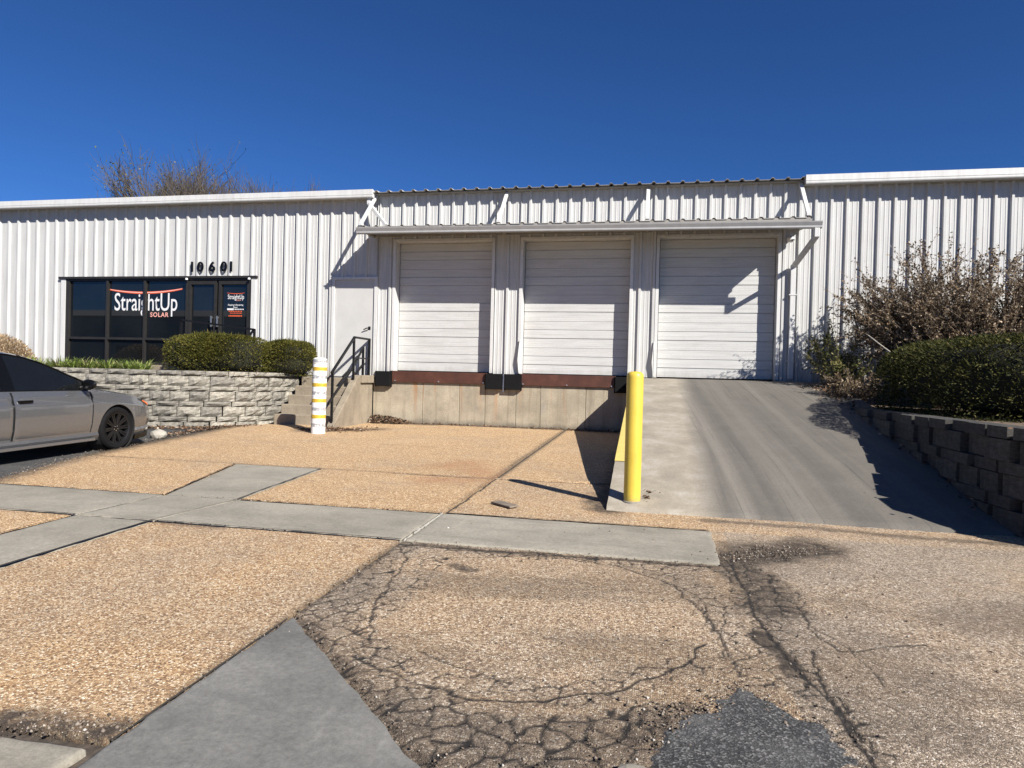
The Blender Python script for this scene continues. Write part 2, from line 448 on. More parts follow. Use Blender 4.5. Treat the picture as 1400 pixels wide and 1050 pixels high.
class MB:
    def __init__(s):
        s.v = []; s.f = []
    def add(s, vs, fs):
        k = len(s.v)
        s.v += [tuple(p) for p in vs]
        s.f += [tuple(i + k for i in f) for f in fs]
        return s
    def box(s, x0, x1, y0, y1, z0, z1):
        vs = [(x0, y0, z0), (x1, y0, z0), (x1, y1, z0), (x0, y1, z0), (x0, y0, z1), (x1, y0, z1), (x1, y1, z1), (x0, y1, z1)]
        return s.add(vs, [(0, 3, 2, 1), (4, 5, 6, 7), (0, 1, 5, 4), (1, 2, 6, 5), (2, 3, 7, 6), (3, 0, 4, 7)])
    def bar(s, a, b, w, h=None, up=(0, 0, 1)):
        h = h or w
        a = Vector(a); b = Vector(b); d = (b - a).normalized()
        u = Vector(up)
        if abs(d.dot(u)) > 0.98: u = Vector((0, 1, 0))
        x = d.cross(u).normalized(); z = x.cross(d).normalized()
        vs = []
        for p in (a, b):
            for sx, sz in ((-1, -1), (1, -1), (1, 1), (-1, 1)):
                vs.append(p + x * sx * w / 2 + z * sz * h / 2)
        return s.add(vs, [(0, 1, 2, 3), (7, 6, 5, 4), (0, 4, 5, 1), (1, 5, 6, 2), (2, 6, 7, 3), (3, 7, 4, 0)])
    def tube(s, pts, rad, n=8, cap=True):
        pts = [Vector(p) for p in pts]
        if not isinstance(rad, (list, tuple)): rad = [rad] * len(pts)
        rings = []
        px = None
        for i, p in enumerate(pts):
            d = (pts[min(i + 1, len(pts) - 1)] - pts[max(i - 1, 0)]).normalized()
            if px is None:
                u = Vector((0, 0, 1)) if abs(d.z) < 0.9 else Vector((1, 0, 0))
                x = d.cross(u).normalized()
            else:
                x = (px - d * px.dot(d)).normalized()
            px = x
            y = d.cross(x)
            rings.append([p + (x * math.cos(2 * math.pi * k / n) + y * math.sin(2 * math.pi * k / n)) * rad[i] for k in range(n)])
        vs = [q for r in rings for q in r]
        fs = []
        for i in range(len(pts) - 1):
            for k in range(n):
                k2 = (k + 1) % n
                fs.append((i * n + k, i * n + k2, (i + 1) * n + k2, (i + 1) * n + k))
        if cap:
            fs.append(tuple(range(n))[::-1])
            fs.append(tuple((len(pts) - 1) * n + k for k in range(n)))
        return s.add(vs, fs)
    def lathe(s, prof, n=24, axis='z', c=(0, 0, 0)):
        vs = []; fs = []
        for r, h in prof:
            for k in range(n):
                a = 2 * math.pi * k / n
                p = (r * math.cos(a), r * math.sin(a), h)
                if axis == 'x': p = (p[2], p[0], p[1])
                vs.append((p[0] + c[0], p[1] + c[1], p[2] + c[2]))
        for i in range(len(prof) - 1):
            for k in range(n):
                k2 = (k + 1) % n
                fs.append((i * n + k, i * n + k2, (i + 1) * n + k2, (i + 1) * n + k))
        return s.add(vs, fs)
    def prism(s, poly, z0, z1):
        n = len(poly)
        vs = [(x, y, z0) for x, y in poly] + [(x, y, z1) for x, y in poly]
        fs = [tuple(range(n))[::-1], tuple(range(n, 2 * n))]
        fs += [(i, (i + 1) % n, n + (i + 1) % n, n + i) for i in range(n)]
        return s.add(vs, fs)
    def extrude(s, prof, axis, a, b):
        """closed profile swept along x: prof in (y,z); along y: prof in (x,z)"""
        n = len(prof)
        vs = []
        for t in (a, b):
            for p, q in prof:
                vs.append((t, p, q) if axis == 'x' else (p, t, q))
        fs = [tuple(range(n)), tuple(range(n, 2 * n))[::-1]]
        fs += [(i, n + i, n + (i + 1) % n, (i + 1) % n) for i in range(n)]
        return s.add(vs, fs)
    def mesh(s, name, smooth=None, bevel=0.0, fix=True):
        me = bpy.data.meshes.new(name)
        me.from_pydata(s.v, [], s.f)
        if bevel or fix:
            bm = bmesh.new(); bm.from_mesh(me)
            if bevel:
                es = [e for e in bm.edges if len(e.link_faces) == 2 and e.calc_face_angle(0) > 0.5]
                bmesh.ops.bevel(bm, geom=es, offset=bevel, segments=2, affect='EDGES', profile=0.5)
            bmesh.ops.recalc_face_normals(bm, faces=bm.faces)
            bm.to_mesh(me); bm.free()
        if smooth is not None:
            shade(me, smooth)
        me.update()
        return me
    def build(s, name, mat, parent=None, smooth=None, bevel=0.0, fix=True):
        return link(name, s.mesh(name, smooth, bevel, fix), mat, parent)

def shade(me, ang):
    me.polygons.foreach_set('use_smooth', [True] * len(me.polygons))
    try:
        me.set_sharp_from_angle(angle=R(ang))
    except Exception:
        pass

def np_mesh(name, V, Q, smooth=False):
    """fast mesh from vertex array and an array of quads / triangles"""
    me = bpy.data.meshes.new(name)
    V = np.asarray(V, np.float32); Q = np.asarray(Q, np.int32)
    k = Q.shape[1]
    me.vertices.add(len(V)); me.vertices.foreach_set('co', V.ravel())
    me.loops.add(Q.size); me.loops.foreach_set('vertex_index', Q.ravel())
    me.polygons.add(len(Q)); me.polygons.foreach_set('loop_start', np.arange(0, Q.size, k, dtype=np.int32))
    if smooth:
        me.polygons.foreach_set('use_smooth', np.ones(len(Q), bool))
    me.update(calc_edges=True)
    me.validate()
    return me

def copy_tree(o, parent=None):
    c = o.copy(); COL.objects.link(c)
    if parent is not None: c.parent = parent
    for ch in list(o.children): copy_tree(ch, c)
    return c

def vnoise(x, y, seed=0):
    """smooth value noise on arrays"""
    x = np.asarray(x, float); y = np.asarray(y, float)
    xi = np.floor(x).astype(np.int64); yi = np.floor(y).astype(np.int64)
    def h(a, b):
        n = (a * 374761393 + b * 668265263 + seed * 1442695041) & 0xFFFFFFFF
        n = ((n ^ (n >> 13)) * 1274126177) & 0xFFFFFFFF
        return ((n ^ (n >> 16)) & 0xFFFF) / 65535.0
    fx = x - xi; fy = y - yi
    fx = fx * fx * (3 - 2 * fx); fy = fy * fy * (3 - 2 * fy)
    return (h(xi, yi) * (1 - fx) + h(xi + 1, yi) * fx) * (1 - fy) + (h(xi, yi + 1) * (1 - fx) + h(xi + 1, yi + 1) * fx) * fy
def fbm(x, y, oct=4, seed=0):
    s = 0; a = 0.5
    for i in range(oct):
        s = s + a * vnoise(x, y, seed + i); x = x * 2.03; y = y * 2.03; a *= 0.5
    return s
def polydist(X, Y, pts):
    d = np.full(X.shape, 1e9)
    for (x0, y0), (x1, y1) in zip(pts[:-1], pts[1:]):
        dx, dy = x1 - x0, y1 - y0
        t = np.clip(((X - x0) * dx + (Y - y0) * dy) / (dx * dx + dy * dy + 1e-12), 0, 1)
        d = np.minimum(d, np.hypot(X - x0 - t * dx, Y - y0 - t * dy))
    return d
def sstep(a, b, x):
    t = np.clip((x - a) / (b - a), 0, 1)
    return t * t * (3 - 2 * t)
def inpoly(X, Y, poly):
    ins = np.zeros(X.shape, bool)
    n = len(poly)
    for i in range(n):
        x0, y0 = poly[i]; x1, y1 = poly[(i + 1) % n]
        c = ((y0 > Y) != (y1 > Y)) & (X < (x1 - x0) * (Y - y0) / (y1 - y0 + 1e-12) + x0)
        ins ^= c
    return ins

SLOPE = 0.02
def gz(x, y):
    """height of the paved ground: it rises gently towards the dock"""
    y = np.asarray(y, float)
    base = SLOPE * np.maximum(y, -40.0)
    return base + 0.05 * np.exp(-((np.asarray(x) + 7.4) ** 2 + (y + 1.9) ** 2) / 0.7)

# ================================================================== GROUND
def ground_sheet():
    xs = [-400, -60, -20, -8, 0, 8, 20, 60, 400]
    ys = [-400, -80, -40, -25, -18, -14, -10, -6, -2, 0.3, 40, 400]
    V = []; Q = []
    for y in ys:
        for x in xs:
            V.append((x, y, SLOPE * max(min(y, 0), -40) - 0.05))
    n = len(xs)
    for j in range(len(ys) - 1):
        for i in range(n - 1):
            Q.append((j * n + i, j * n + i + 1, (j + 1) * n + i + 1, (j + 1) * n + i))
    o = link('ground', np_mesh('ground', V, Q), 'joint_dirt')
    return tag(o, kind='structure')
ground = ground_sheet()

pave = bpy.data.objects.new('pavement', bpy.data.meshes.new('pavement'))
COL.objects.link(pave); tag(pave, kind='structure')
# the bed the slabs lie on
bed = MB()
for (x0, x1, y0, y1) in ((-30, 12, -24, -0.02),):
    N = 12
    for j in range(N):
        a = y0 + (y1 - y0) * j / N; b = y0 + (y1 - y0) * (j + 1) / N
        bed.add([(x0, a, SLOPE * a - 0.032), (x1, a, SLOPE * a - 0.032), (x1, b, SLOPE * b - 0.032), (x0, b, SLOPE * b - 0.032)], [(0, 1, 2, 3)])
pave.data = bed.mesh('pavement'); pave.data.materials.append(MAT['joint_dirt'])

def slab(name, c, mat, res=0.12, h=0.0, edge=0.012, rag=0.008, attrs=None, seed=0, parent=pave):
    """slab between four corners (counter-clockwise), its rim ragged, rounded and dropped into the joint"""
    c = [np.array(p, float) for p in c]
    lx = max(np.linalg.norm(c[1] - c[0]), np.linalg.norm(c[2] - c[3]))
    ly = max(np.linalg.norm(c[3] - c[0]), np.linalg.norm(c[2] - c[1]))
    nx = max(2, int(lx / res)); ny = max(2, int(ly / res))
    u = np.linspace(0, 1, nx + 1); v = np.linspace(0, 1, ny + 1)
    eu = 0.012 / lx; ev = 0.012 / ly
    u = np.concatenate([[0, 0, eu], u[1:-1], [1 - eu, 1, 1]]); v = np.concatenate([[0, 0, ev], v[1:-1], [1 - ev, 1, 1]])
    Ug, Vg = np.meshgrid(u, v)
    P = [(1 - Ug) * (1 - Vg) * c[0][k] + Ug * (1 - Vg) * c[1][k] + Ug * Vg * c[2][k] + (1 - Ug) * Vg * c[3][k] for k in (0, 1)]
    X, Y = P
    mx, my = X.mean(), Y.mean()
    X = mx + (X - mx) * (1 - 0.016 / max(lx, 0.2)); Y = my + (Y - my) * (1 - 0.016 / max(ly, 0.2))
    X = X + rag * 2 * (fbm(X * 9 + seed, Y * 9, 3, seed) - 0.45) ; Y = Y + rag * 2 * (fbm(X * 9, Y * 9 + 31 + seed, 3, seed + 5) - 0.45)
    Z = gz(X, Y) + h + 0.012 * (fbm(X * 0.8, Y * 0.8, 3, seed + 9) - 0.45)
    Z[:, [0, -1]] -= 0.04; Z[[0, -1], :] -= 0.04
    Z[:, [1, -2]] -= 0.005; Z[[1, -2], :] -= 0.005
    m, n = X.shape
    idx = np.arange(m * n).reshape(m, n)
    Q = np.stack([idx[:-1, :-1], idx[:-1, 1:], idx[1:, 1:], idx[1:, :-1]], -1).reshape(-1, 4)
    me = np_mesh(name, np.stack([X, Y, Z], -1).reshape(-1, 3), Q, True)
    if attrs:
        for k, a in attrs(X, Y).items():
            at = me.attributes.new(k, 'FLOAT', 'POINT')
            at.data.foreach_set('value', np.broadcast_to(a, X.shape).astype(np.float32).ravel())
    return link(name, me, mat, parent)

g = 0.006
# broad concrete bands
slab('concrete_band', [(-12, -10.07), (-5.06, -10.07), (-4.96, -9.06), (-12, -9.06)], 'band_concrete', 0.05, rag=0.013, seed=1)
slab('concrete_band', [(-5.04, -10.07), (-4.28, -10.07), (-4.12, -9.06), (-4.94, -9.06)], 'band_concrete', 0.05, rag=0.013, h=0.002, seed=2)
slab('concrete_band', [(-4.27, -10.07), (-1.945, -10.07), (-1.945, -9.06), (-4.11, -9.06)], 'band_concrete', 0.05, rag=0.013, seed=3)
slab('concrete_band', [(-1.925, -10.08), (0.54, -10.06), (0.56, -9.03), (-1.925, -9.05)], 'band_concrete', 0.04, rag=0.013, h=0.002, seed=4)
slab('concrete_band', [(-4.95, -9.05), (-4.12, -9.05), (-4.29, -6.92), (-5.56, -6.92)], 'band_concrete', 0.05, rag=0.013, seed=5)
slab('concrete_band', [(-5.06, -14.3), (-4.27, -14.3), (-4.27, -10.08), (-5.06, -10.08)], 'band_concrete', 0.05, rag=0.013, seed=6)
slab('concrete_band', [(-12, -14.3), (-5.07, -14.3), (-5.07, -13.5), (-12, -13.5)], 'band_concrete', 0.05, rag=0.013, seed=7)
simple('pale_caulk', (0.40, 0.38, 0.33), 0.8, var=0.3, scale=30)
# white caulk in the joint of the long band
ck = MB()
for i in range(24):
    a = -10.06 + i * 0.042
    if random.random() < 0.12: continue
    w = 0.005 + 0.006 * random.random()
    zz = float(gz(-1.935, a)) + 0.004
    ck.box(-1.935 - w, -1.935 + w, a, a + 0.040, zz - 0.02, zz + 0.003 + 0.002 * random.random())
ck.build('joint_caulk', 'pale_caulk', pave)
# dirt packed into the joints
def joint_lines(lines):
    mb = MB()
    rng = random.Random(8)
    for (x0, y0), (x1, y1), w in lines:
        L = math.hypot(x1 - x0, y1 - y0); n = max(2, int(L / 0.05))
        nx, ny = -(y1 - y0) / L, (x1 - x0) / L
        rows = []
        for i in range(n + 1):
            t = i / n
            x = x0 + (x1 - x0) * t; y = y0 + (y1 - y0) * t
            o = 0.012 * (float(fbm(x * 6, y * 6, 3, 77)) - 0.45)
            ww = w * (0.35 + 1.3 * float(fbm(x * 11 + 5, y * 11, 3, 78)))
            z = float(gz(x, y)) + (0.0085 if y > -11.5 else 0.004)
            rows += [(x + nx * (o - ww / 2), y + ny * (o - ww / 2), z), (x + nx * (o + ww / 2), y + ny * (o + ww / 2), z)]
        mb.add(rows, [(2 * i, 2 * i + 1, 2 * i + 3, 2 * i + 2) for i in range(n)])
    o = mb.build('joint_filler', 'joint_dark', pave); o['kind'] = 'stuff'
simple('joint_dark', (0.036, 0.029, 0.022), 0.95, var=0.5, scale=30)
joint_lines([((-12, -10.08), (-5.05, -10.08), 0.020), ((-4.28, -10.08), (-1.95, -10.08), 0.022), ((-12, -9.05), (-4.97, -9.05), 0.014), ((-4.1, -9.052), (-1.94, -9.052), 0.016), ((-1.92, -9.04), (0.52, -9.03), 0.014),
             ((-5.06, -14), (-5.06, -10.08), 0.018), ((-4.27, -13.1), (-4.27, -10.08), 0.022), ((-5.05, -10.08), (-4.28, -10.08), 0.008), ((-4.96, -9.055), (-4.12, -9.055), 0.006), ((-5.05, -10.07), (-4.96, -9.06), 0.006), ((-4.28, -10.07), (-4.12, -9.06), 0.008),
             ((-4.96, -9.05), (-5.57, -6.93), 0.014), ((-4.12, -9.05), (-4.28, -6.95), 0.014), ((-8.0, -6.935), (-1.93, -6.985), 0.016), ((-1.938, -13.1), (-1.942, -11.85), 0.014), ((-1.935, -10.08), (-1.935, -9.05), 0.007)])
# pebble slabs
def attr_std(edges=(), rust=None, tone=0.0):
    def f(X, Y):
        d = np.zeros_like(X)
        for pts, w, s in edges:
            d = np.maximum(d, s * (1 - sstep(0, w, polydist(X, Y, pts) * (0.55 + 0.9 * fbm(X * 7, Y * 7, 3, 3)))))
        r = np.zeros_like(X)
        if rust:
            r = np.maximum(0, 1 - polydist(X, Y, rust) / 0.45) * (0.3 + fbm(X * 4, Y * 4, 3, 8))
        return {'dirt': d, 'crack': 0 * X, 'tone': 0 * X + tone, 'rust': np.clip(r, 0, 1)}
    return f
slab('aggregate_slab', [(-7.27, -9.04), (-4.97, -9.04), (-5.58, -6.94), (-8.02, -6.94)], 'aggregate_worn', 0.07, seed=11,
     attrs=attr_std([([(-7.27, -9.0), (-8.05, -6.9)], 0.35, 0.8)]))
slab('aggregate_slab', [(-8.04, -6.93), (-1.92, -6.985), (-1.91, -0.03), (-9.15, -0.03)], 'aggregate_worn', 0.07, h=-0.006, seed=12,
     attrs=attr_std([([(-8.05, -6.9), (-8.53, -3.9), (-8.9, -1.9)], 0.4, 0.9), ([(-6.9, -2.6), (-6.3, -2.2), (-5.7, -1.6)], 0.4, 0.7), ([(-6.5, -0.1), (-5, -0.1)], 0.4, 0.8), ([(-7, -5.2), (-5.6, -5.0)], 0.05, 0.3),
                     ([(-5, -0.03), (-1.9, -0.03)], 0.2, 0.7), ([(-1.93, -7), (-1.9, 0)], 0.09, 0.75), ([(-4.6, -4.1), (-3.6, -4.15)], 0.06, 0.45), ([(-7.9, -6.9), (-2, -6.95)], 0.05, 0.5)], [(-2.83, -6.2), (-2.6, -5.71), (-2.08, -6.8)]))
slab('aggregate_slab', [(-4.10, -9.045), (-1.94, -9.045), (-1.925, -7.0), (-4.27, -6.96)], 'aggregate_worn', 0.06, seed=14,
     attrs=attr_std([([(-1.93, -9), (-1.93, -7)], 0.06, 0.6)], [(-2.6, -7.3), (-2.1, -7.1)]))
slab('aggregate_slab', [(-1.895, -6.975), (-0.43, -6.79), (-0.43, -0.03), (-1.88, -0.03)], 'aggregate_worn', 0.07, h=-0.012, seed=15,
     attrs=attr_std([([(-1.89, -7), (-1.88, 0)], 0.08, 0.6), ([(-0.43, -7), (-0.43, 0)], 0.25, 0.8)], tone=0.12))
slab('aggregate_slab', [(-4.255, -13.12), (-1.95, -13.10), (-1.95, -10.085), (-4.255, -10.085)], 'aggregate_worn', 0.045, seed=16,
     attrs=attr_std([([(-2.5, -13.1), (-2.2, -13.08), (-1.95, -13.05)], 0.16, 1.0), ([(-4.25, -13.1), (-2.5, -13.1)], 0.10, 0.8), ([(-1.95, -13.1), (-1.95, -10.1)], 0.05, 0.7), ([(-4.2, -10.1), (-3.6, -10.1)], 0.12, 0.6)], tone=0.28))
slab('aggregate_slab', [(-12, -13.49), (-5.075, -13.49), (-5.075, -10.085), (-12, -10.085)], 'aggregate_worn', 0.09, seed=17, attrs=attr_std())
slab('aggregate_slab', [(-12, -9.04), (-7.30, -9.04), (-7.34, -8.8), (-12, -8.6)], 'aggregate_worn', 0.09, seed=18, attrs=attr_std())
slab('concrete_band', [(-4.26, -14.4), (-2.005, -14.4), (-1.985, -13.15), (-4.26, -13.15)], 'band_concrete', 0.05, rag=0.013, seed=8)
slab('concrete_patch', [(-1.935, -14.4), (0.45, -14.4), (-0.70, -13.06), (-1.935, -11.80)], 'patch_concrete', 0.03, h=0.004, rag=0.016, seed=9)
slab('aggregate_slab', [(-12, -24), (12, -24), (12, -14.42), (-12, -14.42)], 'aggregate_worn', 0.25, seed=19, attrs=attr_std(tone=0.5))
slab('aggregate_slab', [(5.42, -14.4), (12, -14.4), (12, -9.6), (5.42, -8.47)], 'aggregate_worn', 0.2, seed=20, attrs=attr_std(tone=0.75))

# the broken foreground slab: a fine height field with cracks cut into it
def broken_slab():
    xs = np.concatenate([np.arange(-1.935, 1.7, 0.0115), np.arange(1.7, 5.43, 0.04)])
    ys = np.concatenate([np.arange(-14.4, -13.3, 0.04), np.arange(-13.3, -10.0, 0.0115), np.arange(-10.0, -6.90, 0.025)])
    X, Y = np.meshgrid(xs, ys)
    wx = 0.10 * (fbm(X * 3.5, Y * 3.5, 3, 41) - 0.45); wy = 0.10 * (fbm(X * 3.5, Y * 3.5, 3, 57) - 0.45)
    Xw = X + wx; Yw = Y + wy
    L1 = [(-1.92, -10.23), (-1.90, -11.09), (-1.76, -11.72), (-1.5, -12.12), (-1.2, -12.4), (-0.95, -12.62), (-0.7, -12.85)]
    B1 = [(-1.15, -12.58), (-0.78, -12.72), (-0.43, -12.71), (-0.14, -12.58), (0.15, -12.37)]
    B2 = [(-0.72, -12.95), (-0.32, -12.90), (0.01, -12.77), (0.1, -13.1)]
    R1 = [(0.58, -9.83), (0.63, -10.69), (0.66, -11.19), (0.66, -11.7), (0.70, -11.92), (0.80, -12.18), (0.84, -12.6)]
    RR = [(0.57, -9.94), (0.87, -9.69), (1.3, -9.45)]
    S1 = [(-1.94, -10.20), (-0.73, -10.17), (0.47, -10.15)]
    P1 = [(-1.88, -11.87), (-1.22, -12.52), (-0.70, -13.06)]
    J1 = [(-1.94, -10.17), (-1.935, -11.17), (-1.93, -11.8)]
    zone = np.zeros_like(X)
    for pts, w, s in ((L1, 0.27, 0.8), (B1, 0.17, 0.85), (B2, 0.26, 0.9), (R1, 0.12, 0.75), ([(0.62, -10.1), (0.8, -10.6), (0.82, -10.9)], 0.2, 0.9), (S1, 0.16, 0.55), ([(0.1, -10.35), (0.40, -10.9), (0.52, -11.5), (0.5, -11.9)], 0.20, 0.42), ([(-0.9, -12.35), (-0.3, -12.3), (0.2, -11.9)], 0.14, 0.4), ([(-1.55, -10.5), (-1.5, -11.6)], 0.14, 0.4)):
        zone = np.maximum(zone, s * (1 - sstep(w * 0.55, w, polydist(Xw, Yw, pts))))
    crack = np.zeros_like(X)
    # alligator cracking: borders of Voronoi cells, squeezed along the slab's rim
    idx = np.where(zone > 0.02)
    px = Xw[idx] + 0.03 * (vnoise(X[idx] * 22, Y[idx] * 22, 5) - 0.5); py = Yw[idx] + 0.03 * (vnoise(X[idx] * 22, Y[idx] * 22, 6) - 0.5)
    gs = 0.118
    ci = np.floor(px / gs).astype(int); cj = np.floor(py / gs).astype(int)
    best = np.full((3, len(px)), 9.0); 
    rng = np.random.default_rng(5)
    J = rng.random((400, 400, 2))
    cand = []
    for di in (-2, -1, 0, 1, 2):
        for dj in (-2, -1, 0, 1, 2):
            a = ci + di; b = cj + dj
            jj = J[a % 400, b % 400]
            cand.append(np.hypot((a + jj[:, 0]) * gs - px, (b + jj[:, 1]) * gs - py))
    cand = np.sort(np.array(cand), 0)
    edge = (cand[1] - cand[0]) * 0.5
    wid = 0.0020 + 0.0040 * zone[idx] * (0.3 + vnoise(X[idx] * 3, Y[idx] * 3, 17))
    ck = (1 - sstep(wid * 0.5, wid * 1.7, edge)) * sstep(0.03, 0.30, zone[idx])
    crack[idx] = ck
    rise = np.zeros_like(X)
    rise[idx] = sstep(0.0, 0.02, edge) * zone[idx]
    lines = [([(0.61, -10.02), (0.64, -11.2), (0.66, -11.41), (0.7, -11.64), (0.75, -11.91), (0.80, -12.15), (0.83, -12.44), (0.86, -12.7)], 0.010, 1),
             ([(-1.73, -10.5), (-1.66, -11.02), (-1.60, -11.37), (-1.52, -11.67), (-1.37, -12.04)], 0.006, 1),
             ([(-1.52, -10.27), (-0.75, -10.12), (-0.18, -10.34), (0.17, -10.66), (0.34, -11.16), (0.40, -11.48)], 0.006, .9),
             ([(-1.45, -10.45), (-0.75, -10.22), (0.0, -10.34), (0.35, -10.6)], 0.005, .7),
             ([(-1.37, -12.20), (-1.04, -12.37), (-0.74, -12.46), (-0.4, -12.41), (-0.1, -12.2), (0.17, -11.9), (0.31, -11.6)], 0.008, 1),
             ([(-1.1, -12.05), (-0.85, -12.2), (-0.6, -12.27)], 0.006, .9),
             ([(0.80, -10.49), (0.9, -10.89), (0.92, -11.34), (0.99, -11.52), (1.44, -11.3)], 0.006, .9),
             ([(0.84, -11.55), (0.80, -12.04), (0.85, -12.41)], 0.007, 1),
             ([(0.93, -11.2), (1.05, -11.5), (1.08, -11.9)], 0.005, .8),
             ([(0.33, -11.04), (0.38, -11.27), (0.42, -11.75), (0.43, -11.95)], 0.006, .9),
             ([(-1.895, -9.04), (-1.895, -6.98)], 0.012, 1), ([(-1.9, -7.0), (-0.4, -6.93)], 0.009, 1)]
    jx = X + 0.07 * (fbm(X * 9, Y * 9, 4, 71) - 0.47); jy = Y + 0.07 * (fbm(X * 9, Y * 9, 4, 72) - 0.47)
    for pts, w, s in lines:
        dd = polydist(jx, jy, pts)
        crack = np.maximum(crack, s * (1 - sstep(w * 0.6, w * 1.6, dd)))
    crack = np.maximum(crack, (1 - sstep(0.004, 0.012, np.abs(polydist(X, Y, S1) - 0.0) )) * 0.9)
    # dirt
    nz = fbm(X * 5, Y * 5, 4, 23)
    def band(pts, w): return 1 - sstep(0.25 * w, w, polydist(Xw, Yw, pts) * (0.5 + nz))
    dirt = 0.58 * np.maximum(band(B1, 0.24), band(B2, 0.46)) 
    dirt = np.maximum(dirt, 0.70 * band(P1, 0.15))
    dirt = np.maximum(dirt, 0.30 * band(L1, 0.20))
    dirt = np.maximum(dirt, 0.45 * band(R1, 0.07))
    dirt = np.maximum(dirt, 0.8 * band([(0.60, -10.0), (0.72, -10.5), (0.76, -10.95)], 0.34))
    dirt = np.maximum(dirt, 0.95 * band([(0.63, -11.40), (0.67, -11.65), (0.69, -11.85)], 0.10))
    dirt = np.maximum(dirt, 0.9 * band(RR, 0.46))
    dirt = np.maximum(dirt, 0.8 * band([(-0.05, -12.6), (0.1, -12.45), (0.2, -12.33)], 0.14))
    dirt = np.maximum(dirt, 0.80 * band(S1, 0.07))
    dirt = np.maximum(dirt, 0.75 * band(J1, 0.06))
    dirt = np.maximum(dirt, 0.6 * band([(0.55, -8.6), (2.5, -8.75), (5, -8.9)], 0.10) * (X > -0.5))
    dirt = np.maximum(dirt, 0.85 * band([(-0.42, -8.4), (-0.42, -7.0)], 0.30))
    dirt = np.maximum(dirt, 0.75 * band([(-1.35, -10.62), (-1.2, -10.72)], 0.10))
    # dull worn wheel paths
    dirt = np.maximum(dirt, 0.35 * sstep(0.45, 0.62, fbm(X * 0.9 + 3, Y * 2.2, 4, 90)) * (Y < -10.1))
    tone = 0.60 + 0.0 * X
    tone = np.where(X > 0.65, 0.95, tone)
    tone = np.where(Y > -9.04, 0.22 + 0.45 * sstep(0.0, 2.0, X), tone)
    tone = tone + 0.25 * zone
    H = gz(X, Y) + 0.018 * (fbm(X * 0.9, Y * 0.9, 3, 31) - 0.45) + 0.006 * (fbm(X * 11, Y * 11, 3, 33) - 0.45)
    H += 0.0012 * rise - 0.0045 * crack - 0.002 * dirt * zone
    H -= 0.014 * (1 - sstep(0.02, 0.06, polydist(X, Y, [(-1.935, -11.80), (-0.70, -13.06), (0.45, -14.4)])))
    # shallow hole where the slab has crumbled away
    H -= 0.012 * band(RR, 0.22)
    # the piece along the main crack has tipped down
    H -= 0.006 * (1 - sstep(0.0, 0.22, X - np.interp(Y, [-12.6, -11.2, -10], [0.86, 0.66, 0.61]))) * ((X > np.interp(Y, [-12.6, -11.2, -10], [0.86, 0.66, 0.61]))) * ((Y < -10.6))
    m, n = X.shape
    id_ = np.arange(m * n).reshape(m, n)
    cx = (X[:-1, :-1] + X[1:, 1:]) / 2; cy = (Y[:-1, :-1] + Y[1:, 1:]) / 2
    kill = (cx < 0.53) & (cy > -10.10) & (cy < -9.035)
    kill |= (cx > -0.40) & (cy > -8.35)
    kill |= inpoly(cx, cy, [(-2, -11.80), (-1.96, -11.86), (-0.75, -13.09), (0.40, -14.41), (-2, -14.41)])
    kill |= (cx < -1.905) & (cy > -9.035)
    Q = np.stack([id_[:-1, :-1], id_[:-1, 1:], id_[1:, 1:], id_[1:, :-1]], -1)[~kill]
    used = np.unique(Q); remap = np.full(m * n, -1); remap[used] = np.arange(len(used))
    P = np.stack([X, Y, H], -1).reshape(-1, 3)[used]
    me = np_mesh('cracked_slab', P, remap[Q], True)
    for k, a in (('dirt', dirt), ('crack', crack), ('tone', np.clip(tone, 0, 1)), ('rust', 0 * X)):
        at = me.attributes.new(k, 'FLOAT', 'POINT')
        at.data.foreach_set('value', a.ravel()[used].astype(np.float32))
    link('cracked_slab', me, 'aggregate_worn', pave)
broken_slab()

# asphalt patch squeezed into the hole at the corner
def ragged_patch(name, poly, mat, dome, kindstruct=True, res=0.009, z=0.002):
    poly = np.array(poly)
    xs = np.arange(poly[:, 0].min() - 0.1, poly[:, 0].max() + 0.1, res); ys = np.arange(poly[:, 1].min() - 0.1, poly[:, 1].max() + 0.1, res)
    X, Y = np.meshgrid(xs, ys)
    jx = X + 0.22 * (fbm(X * 9, Y * 9, 5, 3) - 0.47); jy = Y + 0.22 * (fbm(X * 9, Y * 9, 5, 4) - 0.47)
    ins = inpoly(jx, jy, [tuple(p) for p in poly])
    d = polydist(jx, jy, [tuple(p) for p in poly] + [tuple(poly[0])])
    d = np.where(ins, d, -d)
    H = gz(X, Y) + z + dome * sstep(0, 0.25, d) - 0.015 * (1 - sstep(-0.03, 0.05, d)) + 0.012 * (fbm(X * 14, Y * 14, 4, 9) - 0.45)
    keep = (d[:-1, :-1] > -0.03)
    m, n = X.shape
    id_ = np.arange(m * n).reshape(m, n)
    Q = np.stack([id_[:-1, :-1], id_[:-1, 1:], id_[1:, 1:], id_[1:, :-1]], -1)[keep]
    used = np.unique(Q); remap = np.full(m * n, -1); remap[used] = np.arange(len(used))
    return link(name, np_mesh(name, np.stack([X, Y, H], -1).reshape(-1, 3)[used], remap[Q], True), mat)
ap = ragged_patch('asphalt_patch', [(-0.02, -13.2), (0.03, -12.70), (0.12, -12.48), (0.23, -12.30), (0.39, -12.07), (0.54, -12.13), (0.62, -12.25), (0.70, -12.30), (0.78, -12.46), (0.80, -12.7), (0.75, -13.2)], 'asphalt_patch', 0.010)
ap.parent = pave
